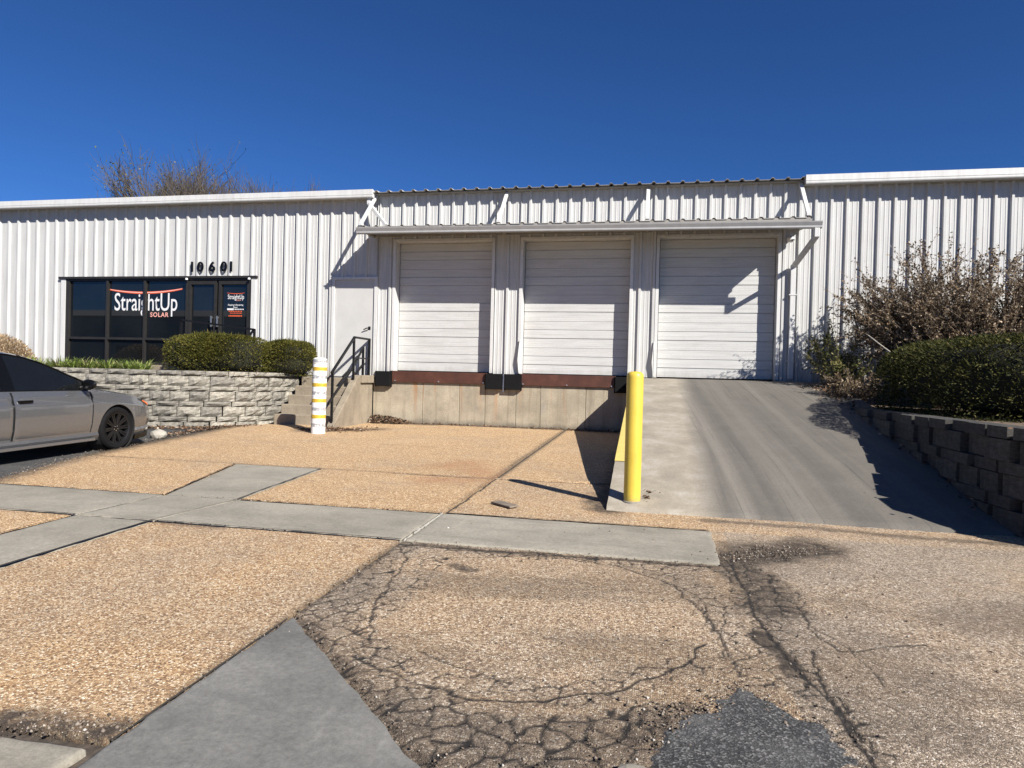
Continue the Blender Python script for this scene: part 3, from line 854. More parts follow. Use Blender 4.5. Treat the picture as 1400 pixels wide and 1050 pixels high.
# parking lot on the left
lot = MB()
edge = [(-7.30, -8.85), (-8.06, -6.85), (-8.72, -3.9), (-8.9, -2.2)]
ys = np.linspace(-14, -1.5, 26)
xe = np.interp(ys, [-14, -8.85, -6.85, -3.9, -2.2, -1.5], [-5.6, -7.34, -8.09, -8.77, -8.95, -9.2])
for i in range(25):
    a, b = ys[i], ys[i + 1]
    za, zb = SLOPE * a - 0.018, SLOPE * b - 0.018
    lot.add([(-30, a, za), (xe[i], a, za), (xe[i + 1], b, zb), (-30, b, zb)], [(0, 1, 2, 3)])
lo = lot.build('parking_lot', 'asphalt'); tag(lo, kind='structure')

# ------------------------------------------------------------------ ramp
RY = [-8.45, -8.25, -7.7, -6.7, -1.5, -0.6, 0.3]
RZ = [-0.172, -0.10, 0.0, 0.2, 1.06, 1.195, 1.215]
def ramp_z(y): return float(np.interp(y, RY, RZ))
def ramp_z_s(y): return np.mean([np.interp(y + d, RY, RZ) for d in (-0.25, -0.12, 0, 0.12, 0.25)], 0)
def build_ramp():
    xs = np.linspace(-0.415, 3.6, 60); ys = np.linspace(-8.48, -0.0, 110)
    X, Y = np.meshgrid(xs, ys)
    Z = ramp_z_s(np.minimum(Y, 0)) + 0.012 * (fbm(X * 1.2, Y * 1.2, 3, 61) - 0.45)
    Z[0, :] = SLOPE * -8.48 - 0.03
    Xr = X.copy(); Xr[:, 0] += 0.012 * (fbm(Y[:, 0] * 6, Y[:, 0] * 0, 3, 2) - 0.4)
    m, n = X.shape
    V = np.stack([Xr, Y, Z], -1)
    side = V[:, :1].copy(); side[:, 0, 2] = -0.4
    V = np.concatenate([side, V], 1); n += 1
    id_ = np.arange(m * n).reshape(m, n)
    Q = np.stack([id_[:-1, :-1], id_[:-1, 1:], id_[1:, 1:], id_[1:, :-1]], -1).reshape(-1, 4)
    me = np_mesh('ramp', V.reshape(-1, 3), Q)
    shade(me, 50)
    o = link('ramp', me, 'ramp_concrete'); tag(o, kind='structure')
    return o
rampo = build_ramp()
st = MB()
ys = np.linspace(-6.95, -0.15, 60)
for i in range(59):
    a, b = ys[i], ys[i + 1]
    za, zb = float(ramp_z_s(a)) + 0.008, float(ramp_z_s(b)) + 0.008
    st.add([(-0.419, a, za - 0.1), (-0.419, b, zb - 0.1), (-0.419, b, zb), (-0.419, a, za), (-0.22, a, za), (-0.22, b, zb)], [(0, 1, 2, 3), (3, 2, 5, 4)])
st.build('yellow_stripe', 'yellow_stripe', rampo, fix=False)

# ================================================================== WAREHOUSE
wh = empty('warehouse', (-3, 0, 0), 'long white ribbed metal warehouse with three dock doors and dark storefront', 'building')
whinv = Matrix.Translation((3, 0, 0))
def P(o):          # parent a world-space object to the warehouse
    o.parent = wh; o.matrix_parent_inverse = whinv
    return o
def PB(mb, name, mat, **kw):
    return P(mb.build(name, mat, **kw))

def ribbed(x0, x1, z0, z1, phase, minor=True, y=0.0, back=0.04):
    """corrugated sheet: major ribs every 0.305 m and two small ones between"""
    pts = [(x0, 0.0)]
    k0 = math.floor((x0 - phase) / 0.305) - 1
    k1 = math.ceil((x1 - phase) / 0.305) + 1
    for k in range(k0, k1 + 1):
        c = phase + k * 0.305
        prof = [(-0.042, 0), (-0.024, -0.045), (0.024, -0.045), (0.042, 0)]
        if minor:
            prof += [(0.095, 0), (0.103, -0.006), (0.117, -0.006), (0.125, 0), (0.183, 0), (0.191, -0.006), (0.205, -0.006), (0.213, 0)]
        for dx, dy in prof:
            if x0 + 0.001 < c + dx < x1 - 0.001: pts.append((c + dx, dy))
    pts.append((x1, 0.0))
    mb = MB()
    n = len(pts)
    vs = [(x, y + d, z0) for x, d in pts] + [(x, y + d, z1) for x, d in pts]
    fs = [(i, i + 1, n + i + 1, n + i) for i in range(n - 1)]
    mb.add(vs, fs)
    return mb
def panels(x0, x1, z0, z1, phase, y=0.0, minor=True):
    """one sheet per 0.915 m, their laps hidden in a rib"""
    c = phase + 0.02
    k = math.floor((x0 - c) / 0.915)
    cuts = [x0] + [c + i * 0.915 for i in range(k, k + 60) if x0 + 0.12 < c + i * 0.915 < x1 - 0.12] + [x1]
    for i, (a, b) in enumerate(zip(cuts[:-1], cuts[1:])):
        PB(ribbed(a, (b + 0.012 if i < len(cuts) - 2 else b), z0, z1, phase, minor, y - (0.0015 if i % 2 else 0)), 'wall_panel', 'white_siding', fix=False)
PHL, PHR = -15.637, 3.277
ZT = 5.42
panels(-24, -15.36, 0.9, ZT, PHL, minor=False)
panels(-15.36, -9.78, 3.50, ZT, PHL, minor=False)
panels(-9.78, -7.66, 0.9, ZT, PHL)
panels(-7.66, -6.50, 3.45, ZT, PHL)
panels(-6.50, -6.10, 1.22, ZT, PHR)
panels(-6.10, -3.62, 4.36, ZT, PHR)
panels(-3.62, -3.03, 1.22, ZT, PHR + 0.12)
panels(-3.03, -0.47, 4.36, ZT, PHR)
panels(-0.47, 0.02, 1.22, ZT, PHR + 0.06)
panels(0.02, 2.62, 4.36, ZT, PHR)
panels(2.62, 12.5, 0.4, ZT, PHR)
PB(MB().box(-24, 12.5, 0.42, 22, -0.3, 5.30), 'light_stop_core', 'dark_void')  # solid dark filler, added behind the walls to stop light leaks
PB(MB().box(-24, -15.42, 0.06, 0.41, 0.0, 5.28).box(-9.72, -7.7, 0.06, 0.41, 0, 5.28).box(2.7, 12.5, 0.06, 0.41, 0, 5.28).box(-24, 12.5, 0.06, 0.41, 4.48, 5.29), 'wall_backing', 'dark_void')
# trims round openings
PB(MB().box(-15.44, -15.30, -0.045, 0.06, 1.25, 3.49), 'corner_trim', 'white_trim')
PB(MB().box(-9.83, -9.72, -0.045, 0.06, 1.2, 3.49), 'corner_trim', 'white_trim')
PB(MB().box(-15.50, -9.68, -0.075, 0.05, 3.455, 3.51), 'head_flashing', 'bronze_frame')

# roof, eave gutters
PB(MB().extrude([(-0.20, 5.40), (-0.20, 5.43), (11.0, 6.3), (22.2, 5.43), (22.2, 5.30), (0.0, 5.30)], 'x', -24, -6.60), 'roof', 'roof_sheet')
PB(MB().extrude([(-0.20, 5.40), (-0.20, 5.43), (11.0, 6.3), (22.2, 5.43), (22.2, 5.30), (0.0, 5.30)], 'x', 3.02, 12.5), 'roof', 'roof_sheet')
def eave(x0, x1):
    prof = [(-0.285, 5.375), (-0.285, 5.490), (-0.270, 5.498), (-0.255, 5.490), (-0.05, 5.46), (-0.012, 5.46), (-0.012, 5.33), (-0.25, 5.305), (-0.288, 5.307), (-0.296, 5.325), (-0.296, 5.360), (-0.272, 5.366)]
    o = PB(MB().extrude(prof, 'x', x0, x1), 'eave_gutter', 'white_trim')
    return o
eave(-24, -6.56)
eave(3.01, 12.5)
# middle roof sheet: ribs show at its edge
rf = MB()
def roof_line(phase, x0, x1, h):
    pts = [(x0, 0.0)]
    k = math.floor((x0 - phase) / 0.305)
    for i in range(k, k + 60):
        c = phase + i * 0.305
        for dx, dy in ((-0.05, 0), (-0.022, h), (0.022, h), (0.05, 0)):
            if x0 < c + dx < x1: pts.append((c + dx, dy))
    pts.append((x1, 0.0))
    return pts
def roof_strip(mb, x0, x1, ya, za, yb, zb, h=0.042, th=0.004):
    pts = roof_line(PHR, x0, x1, h)
    n = len(pts)
    vs = [(x, ya, za + d) for x, d in pts] + [(x, yb, zb + d) for x, d in pts] + [(x, ya, za + d - th) for x, d in pts] + [(x, yb, zb + d - th) for x, d in pts]
    fs = []
    for i in range(n - 1):
        fs += [(i, i + 1, n + i + 1, n + i), (2 * n + i + 1, 2 * n + i, 3 * n + i, 3 * n + i + 1), (i, 2 * n + i, 2 * n + i + 1, i + 1), (n + i, n + i + 1, 3 * n + i + 1, 3 * n + i)]
    mb.add(vs, fs)
roof_strip(rf, -6.56, 3.01, -0.26, 5.425, 11.0, 6.32)
PB(rf, 'middle_roof', 'roof_sheet', fix=False)
PB(MB().box(-6.55, 3.0, -0.15, -0.04, 5.395, 5.418), 'soffit_strip', 'soffit_paint')

# steel entrance door beside the dock
fr = MB().box(-7.66, -7.58, -0.055, 0.06, 1.06, 3.44).box(-6.56, -6.48, -0.055, 0.06, 1.06, 3.44).box(-7.66, -6.48, -0.06, 0.06, 3.40, 3.47)
PB(fr, 'door_frame', 'white_trim', bevel=0.004)
dr = PB(MB().box(-7.575, -6.565, -0.022, 0.05, 1.075, 3.395), 'steel_door', 'plain_paint', bevel=0.003)
hd = MB().lathe([(0.0, -0.02), (0.028, -0.02), (0.03, 0)], 12, 'z').mesh('handle')
MB().box(-6.70, -6.645, -0.030, -0.022, 2.20, 2.28).tube([(-6.67, -0.03, 2.24), (-6.67, -0.075, 2.24), (-6.72, -0.08, 2.235), (-6.80, -0.075, 2.20)], 0.013, 8).build('handle', 'black_metal', dr)
for z in (1.35, 2.2, 3.05):
    MB().tube([(-7.585, -0.032, z), (-7.585, -0.032, z + 0.11)], 0.011, 6).build('hinge', 'white_trim', dr)
PB(MB().box(-7.6, -6.5, -0.10, 0.05, 1.04, 1.072), 'threshold', 'steel')

# dock doors
def dock_door(x0, x1, z0, z1=4.30):
    YD = 0.245
    j = MB()
    j.box(x0 - 0.07, x0, -0.038, YD + 0.05, z0, z1 + 0.06)
    j.box(x1, x1 + 0.07, -0.038, YD + 0.05, z0, z1 + 0.06)
    j.box(x0 + 0.001, x1 - 0.001, -0.036, YD + 0.05, z1, z1 + 0.06)
    jm = PB(j, 'door_jamb', 'white_trim', bevel=0.003)
    bk = PB(MB().box(x0 - 0.05, x1 + 0.05, YD + 0.06, YD + 0.12, z0, z1 + 0.05), 'door_backing', 'dark_void')
    H = (z1 - z0 - 0.01) / 5
    for i in range(5):
        b = z0 + 0.006 + i * H
        # profile of a section: two deep grooves, pinstripes between, tongue at the joint
        prof = [(0.0, 0.004)]
        def flat(a, c2, n):
            for k in range(n):
                t = a + (c2 - a) * (k + 0.5) / n
                prof.extend([(t - 0.004, 0.0), (t, 0.0022), (t + 0.004, 0.0)])
        prof.append((0.004, 0.0)); flat(0.02, 0.205, 4)
        prof += [(0.208, 0.0), (0.214, 0.016), (0.222, 0.016), (0.228, -0.006)]
        prof += [(0.30, -0.006), (0.304, -0.003), (0.308, -0.006)]
        prof += [(0.405, -0.006), (0.412, 0.014), (0.420, 0.014), (0.426, 0.0)]
        flat(0.43, H - 0.02, 4); prof += [(H - 0.006, 0.0), (H - 0.003, 0.005)]
        mb = MB()
        n = len(prof)
        xa, xb = x0 + 0.012, x1 - 0.012
        mb.add([(xa, YD + d, b + h) for h, d in prof] + [(xb, YD + d, b + h) for h, d in prof], [(k, n + k, n + k + 1, k + 1) for k in range(n - 1)])
        mb.build('door_section', 'door_paint', jm, fix=False)
    MB().box(x0 + 0.01, x1 - 0.01, YD - 0.015, YD + 0.03, z0, z0 + 0.02).build('bottom_seal', 'rubber', jm)
dock_door(-6.04, -3.69, 1.232)
dock_door(-2.96, -0.54, 1.232)
dock_door(0.09, 2.55, 1.222)
# bent jamb corners, torn loose at the foot
for x in (-3.00, -0.02 + 0.02):
    m = MB()
    m.bar((x + 0.02, -0.05, 2.0), (x - 0.015, -0.075, 1.55), 0.012, 0.06)
    m.bar((x - 0.015, -0.075, 1.55), (x + 0.015, -0.055, 1.25), 0.012, 0.06)
    PB(m, 'bent_trim', 'white_trim')

# dock face of cast panels, levellers and bumpers
cuts = [-6.55, -5.30, -4.40, -3.78, -3.05, -2.48, -1.45, -0.42]
for i, (a, b) in enumerate(zip(cuts[:-1], cuts[1:])):
    PB(MB().box(a + 0.004, b - 0.004, -0.002 * (i % 2), 0.41, -0.3, 1.215 - 0.003 * (i % 2)), 'dock_panel', 'dock_concrete', bevel=0.008)
for (a, b) in ((-6.06, -3.74), (-2.96, -0.80)):
    lv = PB(MB().box(a, b, -0.055, 0.10, 0.968, 1.228), 'dock_leveller', 'rust_plate', bevel=0.006)
    for x in np.linspace(a + 0.08, b - 0.08, 3):
        MB().lathe([(0.02, -0.075), (0.02, -0.05)], 8, 'z').mesh('x')
        bt = MB().tube([(x, -0.072, 1.0), (x, -0.054, 1.0)], 0.017, 8).build('bolt', 'steel', lv)
bump_m = MB().box(-0.18, 0.18, -0.13, -0.004, 0.86, 1.215)
bump_m.box(-0.20, -0.181, -0.10, -0.003, 0.85, 1.222).box(0.181, 0.20, -0.10, -0.003, 0.85, 1.222)
bm0 = None
for x in (-6.27, -3.575, -3.115, -0.62):
    if bm0 is None:
        bm0 = PB(bump_m.build('dock_bumper', 'rubber', bevel=0.01), 'x', None) if False else P(bump_m.build('dock_bumper', 'rubber', bevel=0.008))
        o = bm0
    else:
        o = bm0.copy(); COL.objects.link(o); o.parent = wh; o.matrix_parent_inverse = whinv
    o.location = (x, 0, 0)
PB(MB().box(-3.36, -3.33, -0.05, -0.004, 0.80, 1.22), 'bumper_bracket', 'steel')

# canopy over the dock doors
cn = MB()
roof_strip(cn, -6.60, 3.02, -0.93, 4.455, -0.002, 4.56, 0.038, 0.003)
can = PB(cn, 'canopy', 'soffit_paint', fix=False)
MB().box(-6.60, 3.02, -0.90, -0.84, 4.38, 4.452).box(-6.60, 3.02, -0.06, -0.005, 4.42, 4.55).box(-6.60, 3.02, -0.915, -0.903, 4.30, 4.468).build('purlin_and_sun_stop', 'soffit_paint', can)  # last board added to block sun leaking between gutter and canopy roof
for x in (-6.595, -3.36, -0.19, 2.95):
    MB().box(x - 0.03, x + 0.03, -0.84, -0.06, 4.40, 4.46).build('canopy_beam', 'soffit_paint', can)
gp = [(-1.0, 4.345), (-1.03, 4.408), (-1.035, 4.43), (-1.022, 4.432), (-1.018, 4.40), (-0.917, 4.40), (-0.917, 4.295), (-0.985, 4.295), (-1.0, 4.305), (-1.004, 4.32), (-1.0, 4.34)]
gt = MB()
n = len(gp)
for (xa, xb) in ((-6.62, 3.19),):
    dz0, dz1 = 0.0, -0.062        # the gutter falls towards its outlet
    vs = [(xa, y, z + dz0) for y, z in gp] + [(xb, y, z + dz1) for y, z in gp]
    gt.add(vs, [tuple(range(n)), tuple(range(n, 2 * n))[::-1]] + [(i, n + i, n + (i + 1) % n, (i + 1) % n) for i in range(n)])
gt.build('gutter', 'gutter_paint', can)
for x in (-6.56, -3.36, -0.19, 2.95):
    s = MB().bar((x, -0.045, 5.40), (x, -0.90, 4.535), 0.075, 0.05)
    s.box(x - 0.04, x + 0.04, -0.93, -0.82, 4.50, 4.56)
    s.build('brace', 'white_trim', can, bevel=0.004)
# short outlet pipe from the left eave onto the canopy
PB(MB().bar((-6.68, -0.20, 5.31), (-6.68, -0.20, 5.16), 0.085, 0.07, (0, 1, 0)).bar((-6.68, -0.20, 5.18), (-6.17, -0.36, 4.62), 0.08, 0.07), 'eave_outlet', 'white_trim', bevel=0.006)
# downspout of the canopy gutter
ds = MB()
ds.bar((3.10, -0.965, 4.24), (3.10, -0.965, 4.06), 0.095, 0.075, (0, 1, 0))
ds.bar((3.10, -0.965, 4.09), (2.845, -0.095, 3.62), 0.095, 0.075)
ds.bar((2.845, -0.09, 3.66), (2.845, -0.09, 1.26), 0.105, 0.08, (0, 1, 0))
dso = PB(ds, 'downspout', 'white_trim', bevel=0.008)
for z in (1.62, 3.02):
    MB().box(2.77, 2.92, -0.138, -0.004, z, z + 0.025).build('pipe_strap', 'white_trim', dso)
sl = PB(MB().lathe([(0.0, 0.05), (0.05, 0.05), (0.075, 0.03), (0.08, -0.01), (0.06, -0.05), (0.0, -0.07)], 14, 'z', (2.77, -0.15, 4.19)).box(2.74, 2.80, -0.15, -0.03, 4.20, 4.25), 'security_light', 'vinyl_white', smooth=40)
MB().lathe([(0.0, -0.02), (0.03, -0.02), (0.035, 0.0), (0.0, 0.01)], 10, 'z', (2.80, -0.225, 4.17)).build('lens', 'gloss_black', sl)

# storefront
YS = 0.04
sf = MB()
xs0 = [-15.30, -14.03, -12.90, -11.66]
ZB, ZH, ZM = 1.24, 3.46, 1.90
W2 = 0.032
sf.box(-15.30, -15.20, -0.03, 0.11, ZB, ZH).box(-9.88, -9.80, -0.03, 0.11, ZB, ZH)
for x in xs0[1:]:
    sf.box(x - W2, x + W2, -0.03, 0.11, ZB + 0.06, ZH - 0.06)
sf.box(-15.199, -9.881, -0.028, 0.11, ZH - 0.06, ZH).box(-15.199, -9.881, -0.028, 0.11, ZB, ZB + 0.06)
for a, b in ((-15.20, -14.03), (-14.03, -12.90), (-12.90, -11.66)):
    sf.box(a + W2 + .001, b - W2 - .001, -0.026, 0.11, ZM - 0.03, ZM + 0.03)
sfo = PB(sf, 'storefront_frame', 'bronze_frame', bevel=0.003)
for a, b in ((-15.20, -14.06), (-14.0, -12.93), (-12.87, -11.69)):
    for z0, z1 in ((ZB + 0.05, ZM - 0.025), (ZM + 0.025, ZH - 0.05)):
        mb = MB()
        tl = random.uniform(-0.004, 0.004)
        mb.add([(a, YS, z0), (b, YS + tl, z0), (b, YS + tl, z1), (a, YS, z1), (a, YS + 0.02, z0), (b, YS + 0.02 + tl, z0), (b, YS + 0.02 + tl, z1), (a, YS + 0.02, z1)],
               [(0, 1, 2, 3), (7, 6, 5, 4), (0, 4, 5, 1), (1, 5, 6, 2), (2, 6, 7, 3), (3, 7, 4, 0)])
        mb.build('window_pane', 'tinted_glass', sfo)
for (a, b, hx) in ((-11.62, -10.82, -10.915), (-10.76, -9.89, -10.755 + 0.01)):
    d = MB()
    d.box(a, a + 0.07, -0.02, 0.09, 1.25, 3.39).box(b - 0.07, b, -0.02, 0.09, 1.25, 3.39)
    d.box(a + .0701, b - .0701, -0.018, 0.088, 3.30, 3.39).box(a + .0701, b - .0701, -0.018, 0.088, 1.25, 1.42)
    do = PB(d, 'glass_door', 'bronze_frame', bevel=0.003)
    MB().box(a + 0.06, b - 0.06, YS, YS + 0.02, 1.41, 3.31).build('window_pane', 'tinted_glass', do)
    MB().bar((hx, -0.075, 2.23), (hx, -0.075, 2.50), 0.034, 0.03, (0, 1, 0)).box(hx - .012, hx + .012, -0.07, -0.021, 2.25, 2.28).box(hx - .012, hx + .012, -0.07, -0.021, 2.45, 2.48).build('handle', 'steel', do)

def text(body, x, z, size, wx, y, mat, name, parent, extrude=0.0, offset=0.0, align='LEFT', space=1.0, high=None):
    cu = bpy.data.curves.new(name, 'FONT')
    cu.body = body; cu.size = size; cu.extrude = extrude; cu.offset = offset; cu.align_x = align; cu.space_character = space
    cu.resolution_u = 4
    tmp = bpy.data.objects.new('tmp', cu); COL.objects.link(tmp)
    bpy.context.view_layer.update()
    me = bpy.data.meshes.new_from_object(tmp.evaluated_get(bpy.context.evaluated_depsgraph_get()))
    bpy.data.objects.remove(tmp)
    xs = [v.co.x for v in me.vertices]
    k = 1.0
    if wx: k = wx / (max(xs) - min(xs))
    kz = k if high is None else high / max(v.co.y for v in me.vertices)
    x_off = min(xs) if align == 'LEFT' else (max(xs) + min(xs)) / 2
    for v in me.vertices:
        px, py, pz = v.co
        v.co = (x + (px - x_off) * k, y - pz, z + py * kz)
    me.materials.clear()
    me.name = name
    me.materials.append(MAT[mat])
    o = bpy.data.objects.new(name, me); COL.objects.link(o)
    if parent is wh: P(o)
    else: o.parent = parent
    return o
def arc_strip(x0, x1, z0, zm, z1, w, y, mat, name, parent):
    mb = MB(); n = 24
    for i in range(n):
        q = []
        for t in (i / n, (i + 1) / n):
            x = x0 + (x1 - x0) * t
            c = 4 * t * (1 - t)
            z = z0 * (1 - t) + z1 * t + (zm - (z0 + z1) / 2) * c
            h = w * (0.55 + 0.45 * c)
            q += [(x, y, z - h / 2), (x, y, z + h / 2)]
        mb.add(q, [(0, 2, 3, 1)])
    return mb.build(name, mat, parent)
YG = YS - 0.004
arc_strip(-13.995, -11.836, 3.182, 3.098, 3.198, 0.060, YG, 'vinyl_orange', 'logo_arc', sfo)
arc_strip(-13.98, -11.85, 3.186, 3.103, 3.202, 0.026, YG - 0.002, 'vinyl_pink', 'logo_arc', sfo)
text('StraightUp', -13.847, 2.640, 0.585, 1.87, YG, 'vinyl_white', 'logo_lettering', sfo, offset=0.002, high=0.455)
text('SOLAR', -12.767, 2.478, 0.135, 0.54, YG, 'vinyl_pink', 'logo_lettering', sfo, offset=0.002, space=1.15)
dg = [o for o in wh.children if o.name.startswith('glass_door')][-1]
arc_strip(-10.555, -10.06, 3.095, 3.075, 3.095, 0.014, YG, 'vinyl_orange', 'door_decal', dg)
text('StraightUp', -10.532, 2.94, 0.135, 0.455, YG, 'vinyl_white', 'door_decal', dg, offset=0.001, high=0.115)
text('SOLAR', -10.29, 2.895, 0.032, 0.13, YG, 'vinyl_pink', 'door_decal', dg)
text('Shipping & Receiving', -10.526, 2.775, 0.055, 0.43, YG, 'vinyl_white', 'door_decal', dg, offset=0.001)
text('Door', -10.37, 2.715, 0.055, 0.12, YG, 'vinyl_white', 'door_decal', dg, offset=0.001)
bl = MB()
bl.add([(-10.544, YG, 2.66), (-10.36, YG, 2.66), (-10.36, YG, 2.705), (-10.544, YG, 2.705)], [(0, 1, 2, 3)])
x = -10.335
while x < -10.10:
    w = random.uniform(0.02, 0.04)
    bl.add([(x, YG, 2.668), (x + w, YG, 2.668), (x + w, YG, 2.694), (x, YG, 2.694)], [(0, 1, 2, 3)]); x += w + 0.012
bl.build('door_decal', 'vinyl_white', dg)
bl = MB()
for z, xa, xb, h in ((2.62, -10.50, -10.14, 0.022), (2.575, -10.46, -10.17, 0.02), (2.50, -10.50, -10.14, 0.032)):
    x = xa
    while x < xb:
        w = random.uniform(0.02, 0.05)
        bl.add([(x, YG, z), (x + w, YG, z), (x + w, YG, z + h), (x, YG, z + h)], [(0, 1, 2, 3)]); x += w + 0.012
o = bl.build('door_decal', 'vinyl_orange', dg); o['kind'] = 'stuff'
# raised house numbers
for ch, x in zip('10601', (-11.50, -11.262, -10.928, -10.598, -10.393)):
    text(ch, x, 3.622, 0.36, None, -0.060, 'gloss_black', 'house_number', wh, extrude=0.012, offset=0.009, align='CENTER', high=0.25)
for x in (-11.62, -9.86):
    PB(MB().lathe([(0, 0.03), (0.03, 0.02), (0.035, -0.02), (0, -0.03)], 10, 'z', (x, -0.10, 3.43)), 'soffit_spot', 'vinyl_white', smooth=40)

# ================================================================== STAIRS, RAILINGS
sx0, sx1 = -8.06, -6.72
stp = empty('concrete_stairs', (-7.3, -1.2, -0.03), 'concrete stairs with a sloped side wall climbing to the grey steel door', 'stairs')
sinv = Matrix.Translation((7.3, 1.2, 0.03))
def PS(o):
    o.parent = stp; o.matrix_parent_inverse = sinv
    return o
for i in range(5):
    y0 = -1.84 + 0.285 * i
    PS(MB().box(sx0 + 0.003 * i, sx1 - 0.004, y0, (-0.045 if i == 4 else y0 + 0.32), -0.2, 0.205 * (i + 1) + 0.012).build('step', 'stair_concrete', bevel=0.018))
PS(MB().extrude([(-2.02, -0.3), (-2.02, 0.03), (-1.88, 0.16), (-0.86, 1.06), (-0.72, 1.10), (-0.02, 1.10), (-0.02, -0.3)], 'x', -6.715, -6.555).build('side_wall', 'stair_concrete', bevel=0.012))
PS(MB().box(-6.74, -6.50, -0.74, -0.03, 0.93, 1.108).build('landing_edge', 'stair_concrete', bevel=0.012))
rl = empty('stair_railing', (-6.64, -1.94, 0.05), 'black square-tube handrail on the right side of the concrete stairs', 'railing')
rinv = Matrix.Translation((6.64, 1.94, -0.05))
def PR(o):
    o.parent = rl; o.matrix_parent_inverse = rinv
    return o
X = -6.64
for (a, b) in (((X, -1.95, 0.02), (X, -1.95, 1.16)), ((X, -0.93, 1.0), (X, -0.93, 1.965)), ((X, 0.0 - 0.08, 1.09), (X, -0.08, 1.975))):
    PR(MB().bar(a, b, 0.045, 0.045, (0, 1, 0)).build('post', 'black_metal'))
PR(MB().bar((X - 0.10, -0.20, 1.05), (X - 0.10, -0.20, 1.77), 0.045, 0.045, (0, 1, 0)).build('post', 'black_metal'))
PR(MB().bar((X, -2.0, 1.135), (X, -0.91, 1.965), 0.045).bar((X, -0.93, 1.965), (X, -0.06, 1.965), 0.045).build('top_rail', 'black_metal'))
PR(MB().bar((X + 0.002, -2.12, 0.50), (X - 0.01, -0.95, 1.27), 0.04).bar((X - 0.01, -0.95, 1.27), (X - 0.10, -0.20, 1.77), 0.04).bar((X, -0.90, 1.50), (X, -0.08, 1.50), 0.03).build('mid_rail', 'black_metal'))
PR(MB().bar((X - 0.10, -0.20, 1.36), (X - 0.14, -0.62, 1.08), 0.04).bar((X - 0.16, -0.8, 1.22), (X - 0.2, -1.05, 1.06), 0.04).build('shadow_bars', 'black_metal'))  # dark bars modelled in place of a cast shadow, no rail there
er = empty('entrance_railing', (-9.9, -1.2, 1.1), 'thin black handrail in front of the storefront doors, behind the clipped hedge', 'railing')
einv = Matrix.Translation((9.9, 1.2, -1.1))
for nm, mb in (('top_rail', MB().bar((-11.35, -0.65, 2.35), (-9.32, -0.65, 2.13), 0.045).bar((-9.35, -0.65, 2.13), (-9.48, -0.65, 1.95), 0.04)),
               ('post', MB().bar((-9.33, -0.65, 1.0), (-9.33, -0.65, 2.14), 0.045)), ('post', MB().bar((-11.32, -0.65, 1.0), (-11.32, -0.65, 2.35), 0.045)),
               ):
    o = mb.build(nm, 'black_metal'); o.parent = er; o.matrix_parent_inverse = einv

# ================================================================== BOLLARDS
yb = empty('bollard', (-0.17, -8.19, -0.13), 'tall plain yellow bollard at the foot of the ramp', 'bollard')
MB().lathe([(0.0, -0.2), (0.086, -0.2), (0.086, 1.30), (0.084, 1.325), (0.074, 1.345), (0.05, 1.358), (0.0, 1.362)], 32).build('sleeve', 'yellow_paint', yb, smooth=40)
ps = MB()
MB().lathe([(0.10, -0.02), (0.10, 0.03), (0.086, 0.035)], 32).build('collar', 'ramp_concrete_plain', yb, smooth=40)
wb = empty('bollard', (-6.46, -2.88, -0.06), 'white bollard with worn yellow bands in front of the stairs', 'bollard')
MB().lathe([(0.0, -0.2), (0.138, -0.2), (0.138, 1.36), (0.136, 1.365), (0.136, 1.375), (0.142, 1.38), (0.142, 1.44), (0.13, 1.475), (0.09, 1.495), (0.0, 1.50)], 32).build('sleeve', 'white_sleeve', wb, smooth=35)
for z in (0.30, 0.615, 0.925, 1.24):
    MB().lathe([(0.138, z - 0.002), (0.1405, z), (0.1405, z + 0.070), (0.138, z + 0.072)], 32).build('reflective_band', 'yellow_tape', wb, smooth=50)
wb.rotation_euler = (R(0.6), R(0.8), 0)

# ================================================================== STONE RETAINING WALLS
def block_variant(seed):
    rng = random.Random(seed)
    nx, nz = 4, 3
    mb = MB()
    vs = []
    cx = rng.uniform(-0.1, 0.1)
    for j in range(nz + 1):
        for i in range(nx + 1):
            x = -0.5 + i / nx; z = j / nz
            edge = (i in (0, nx)) or (j in (0, nz))
            y = -0.012 + rng.uniform(-0.004, 0.006) if edge else -0.055 + rng.uniform(-0.028, 0.022)
            if edge and j == nz: y -= 0.01
            if not edge:
                x += rng.uniform(-0.06, 0.06); z += rng.uniform(-0.09, 0.09)
            elif i in (0, nx) and 0 < j < nz:
                x += rng.uniform(-0.006, 0.006)
            vs.append((x, y, z))
    fs = [(j * (nx + 1) + i, j * (nx + 1) + i + 1, (j + 1) * (nx + 1) + i + 1, (j + 1) * (nx + 1) + i) for j in range(nz) for i in range(nx)]
    k = len(vs)
    vs += [(-0.46, 0.26, 0), (0.46, 0.26, 0), (0.46, 0.26, 1), (-0.46, 0.26, 1)]
    bl, br, tl, tr = 0, nx, nz * (nx + 1), nz * (nx + 1) + nx
    fs += [(bl, k, k + 1) + tuple(range(br, bl, -1))[:0] + (br,), (tl, tr, k + 2, k + 3), (k, k + 3, k + 2, k + 1)]
    fs.append(tuple([k] + [j * (nx + 1) for j in range(nz, -1, -1)][::-1] + [k + 3]))
    fs.append(tuple([k + 1, k + 2] + [j * (nx + 1) + nx for j in range(nz, -1, -1)]))
    mb.add(vs, [f for f in fs if len(f) >= 3])
    return mb
BLK = {}
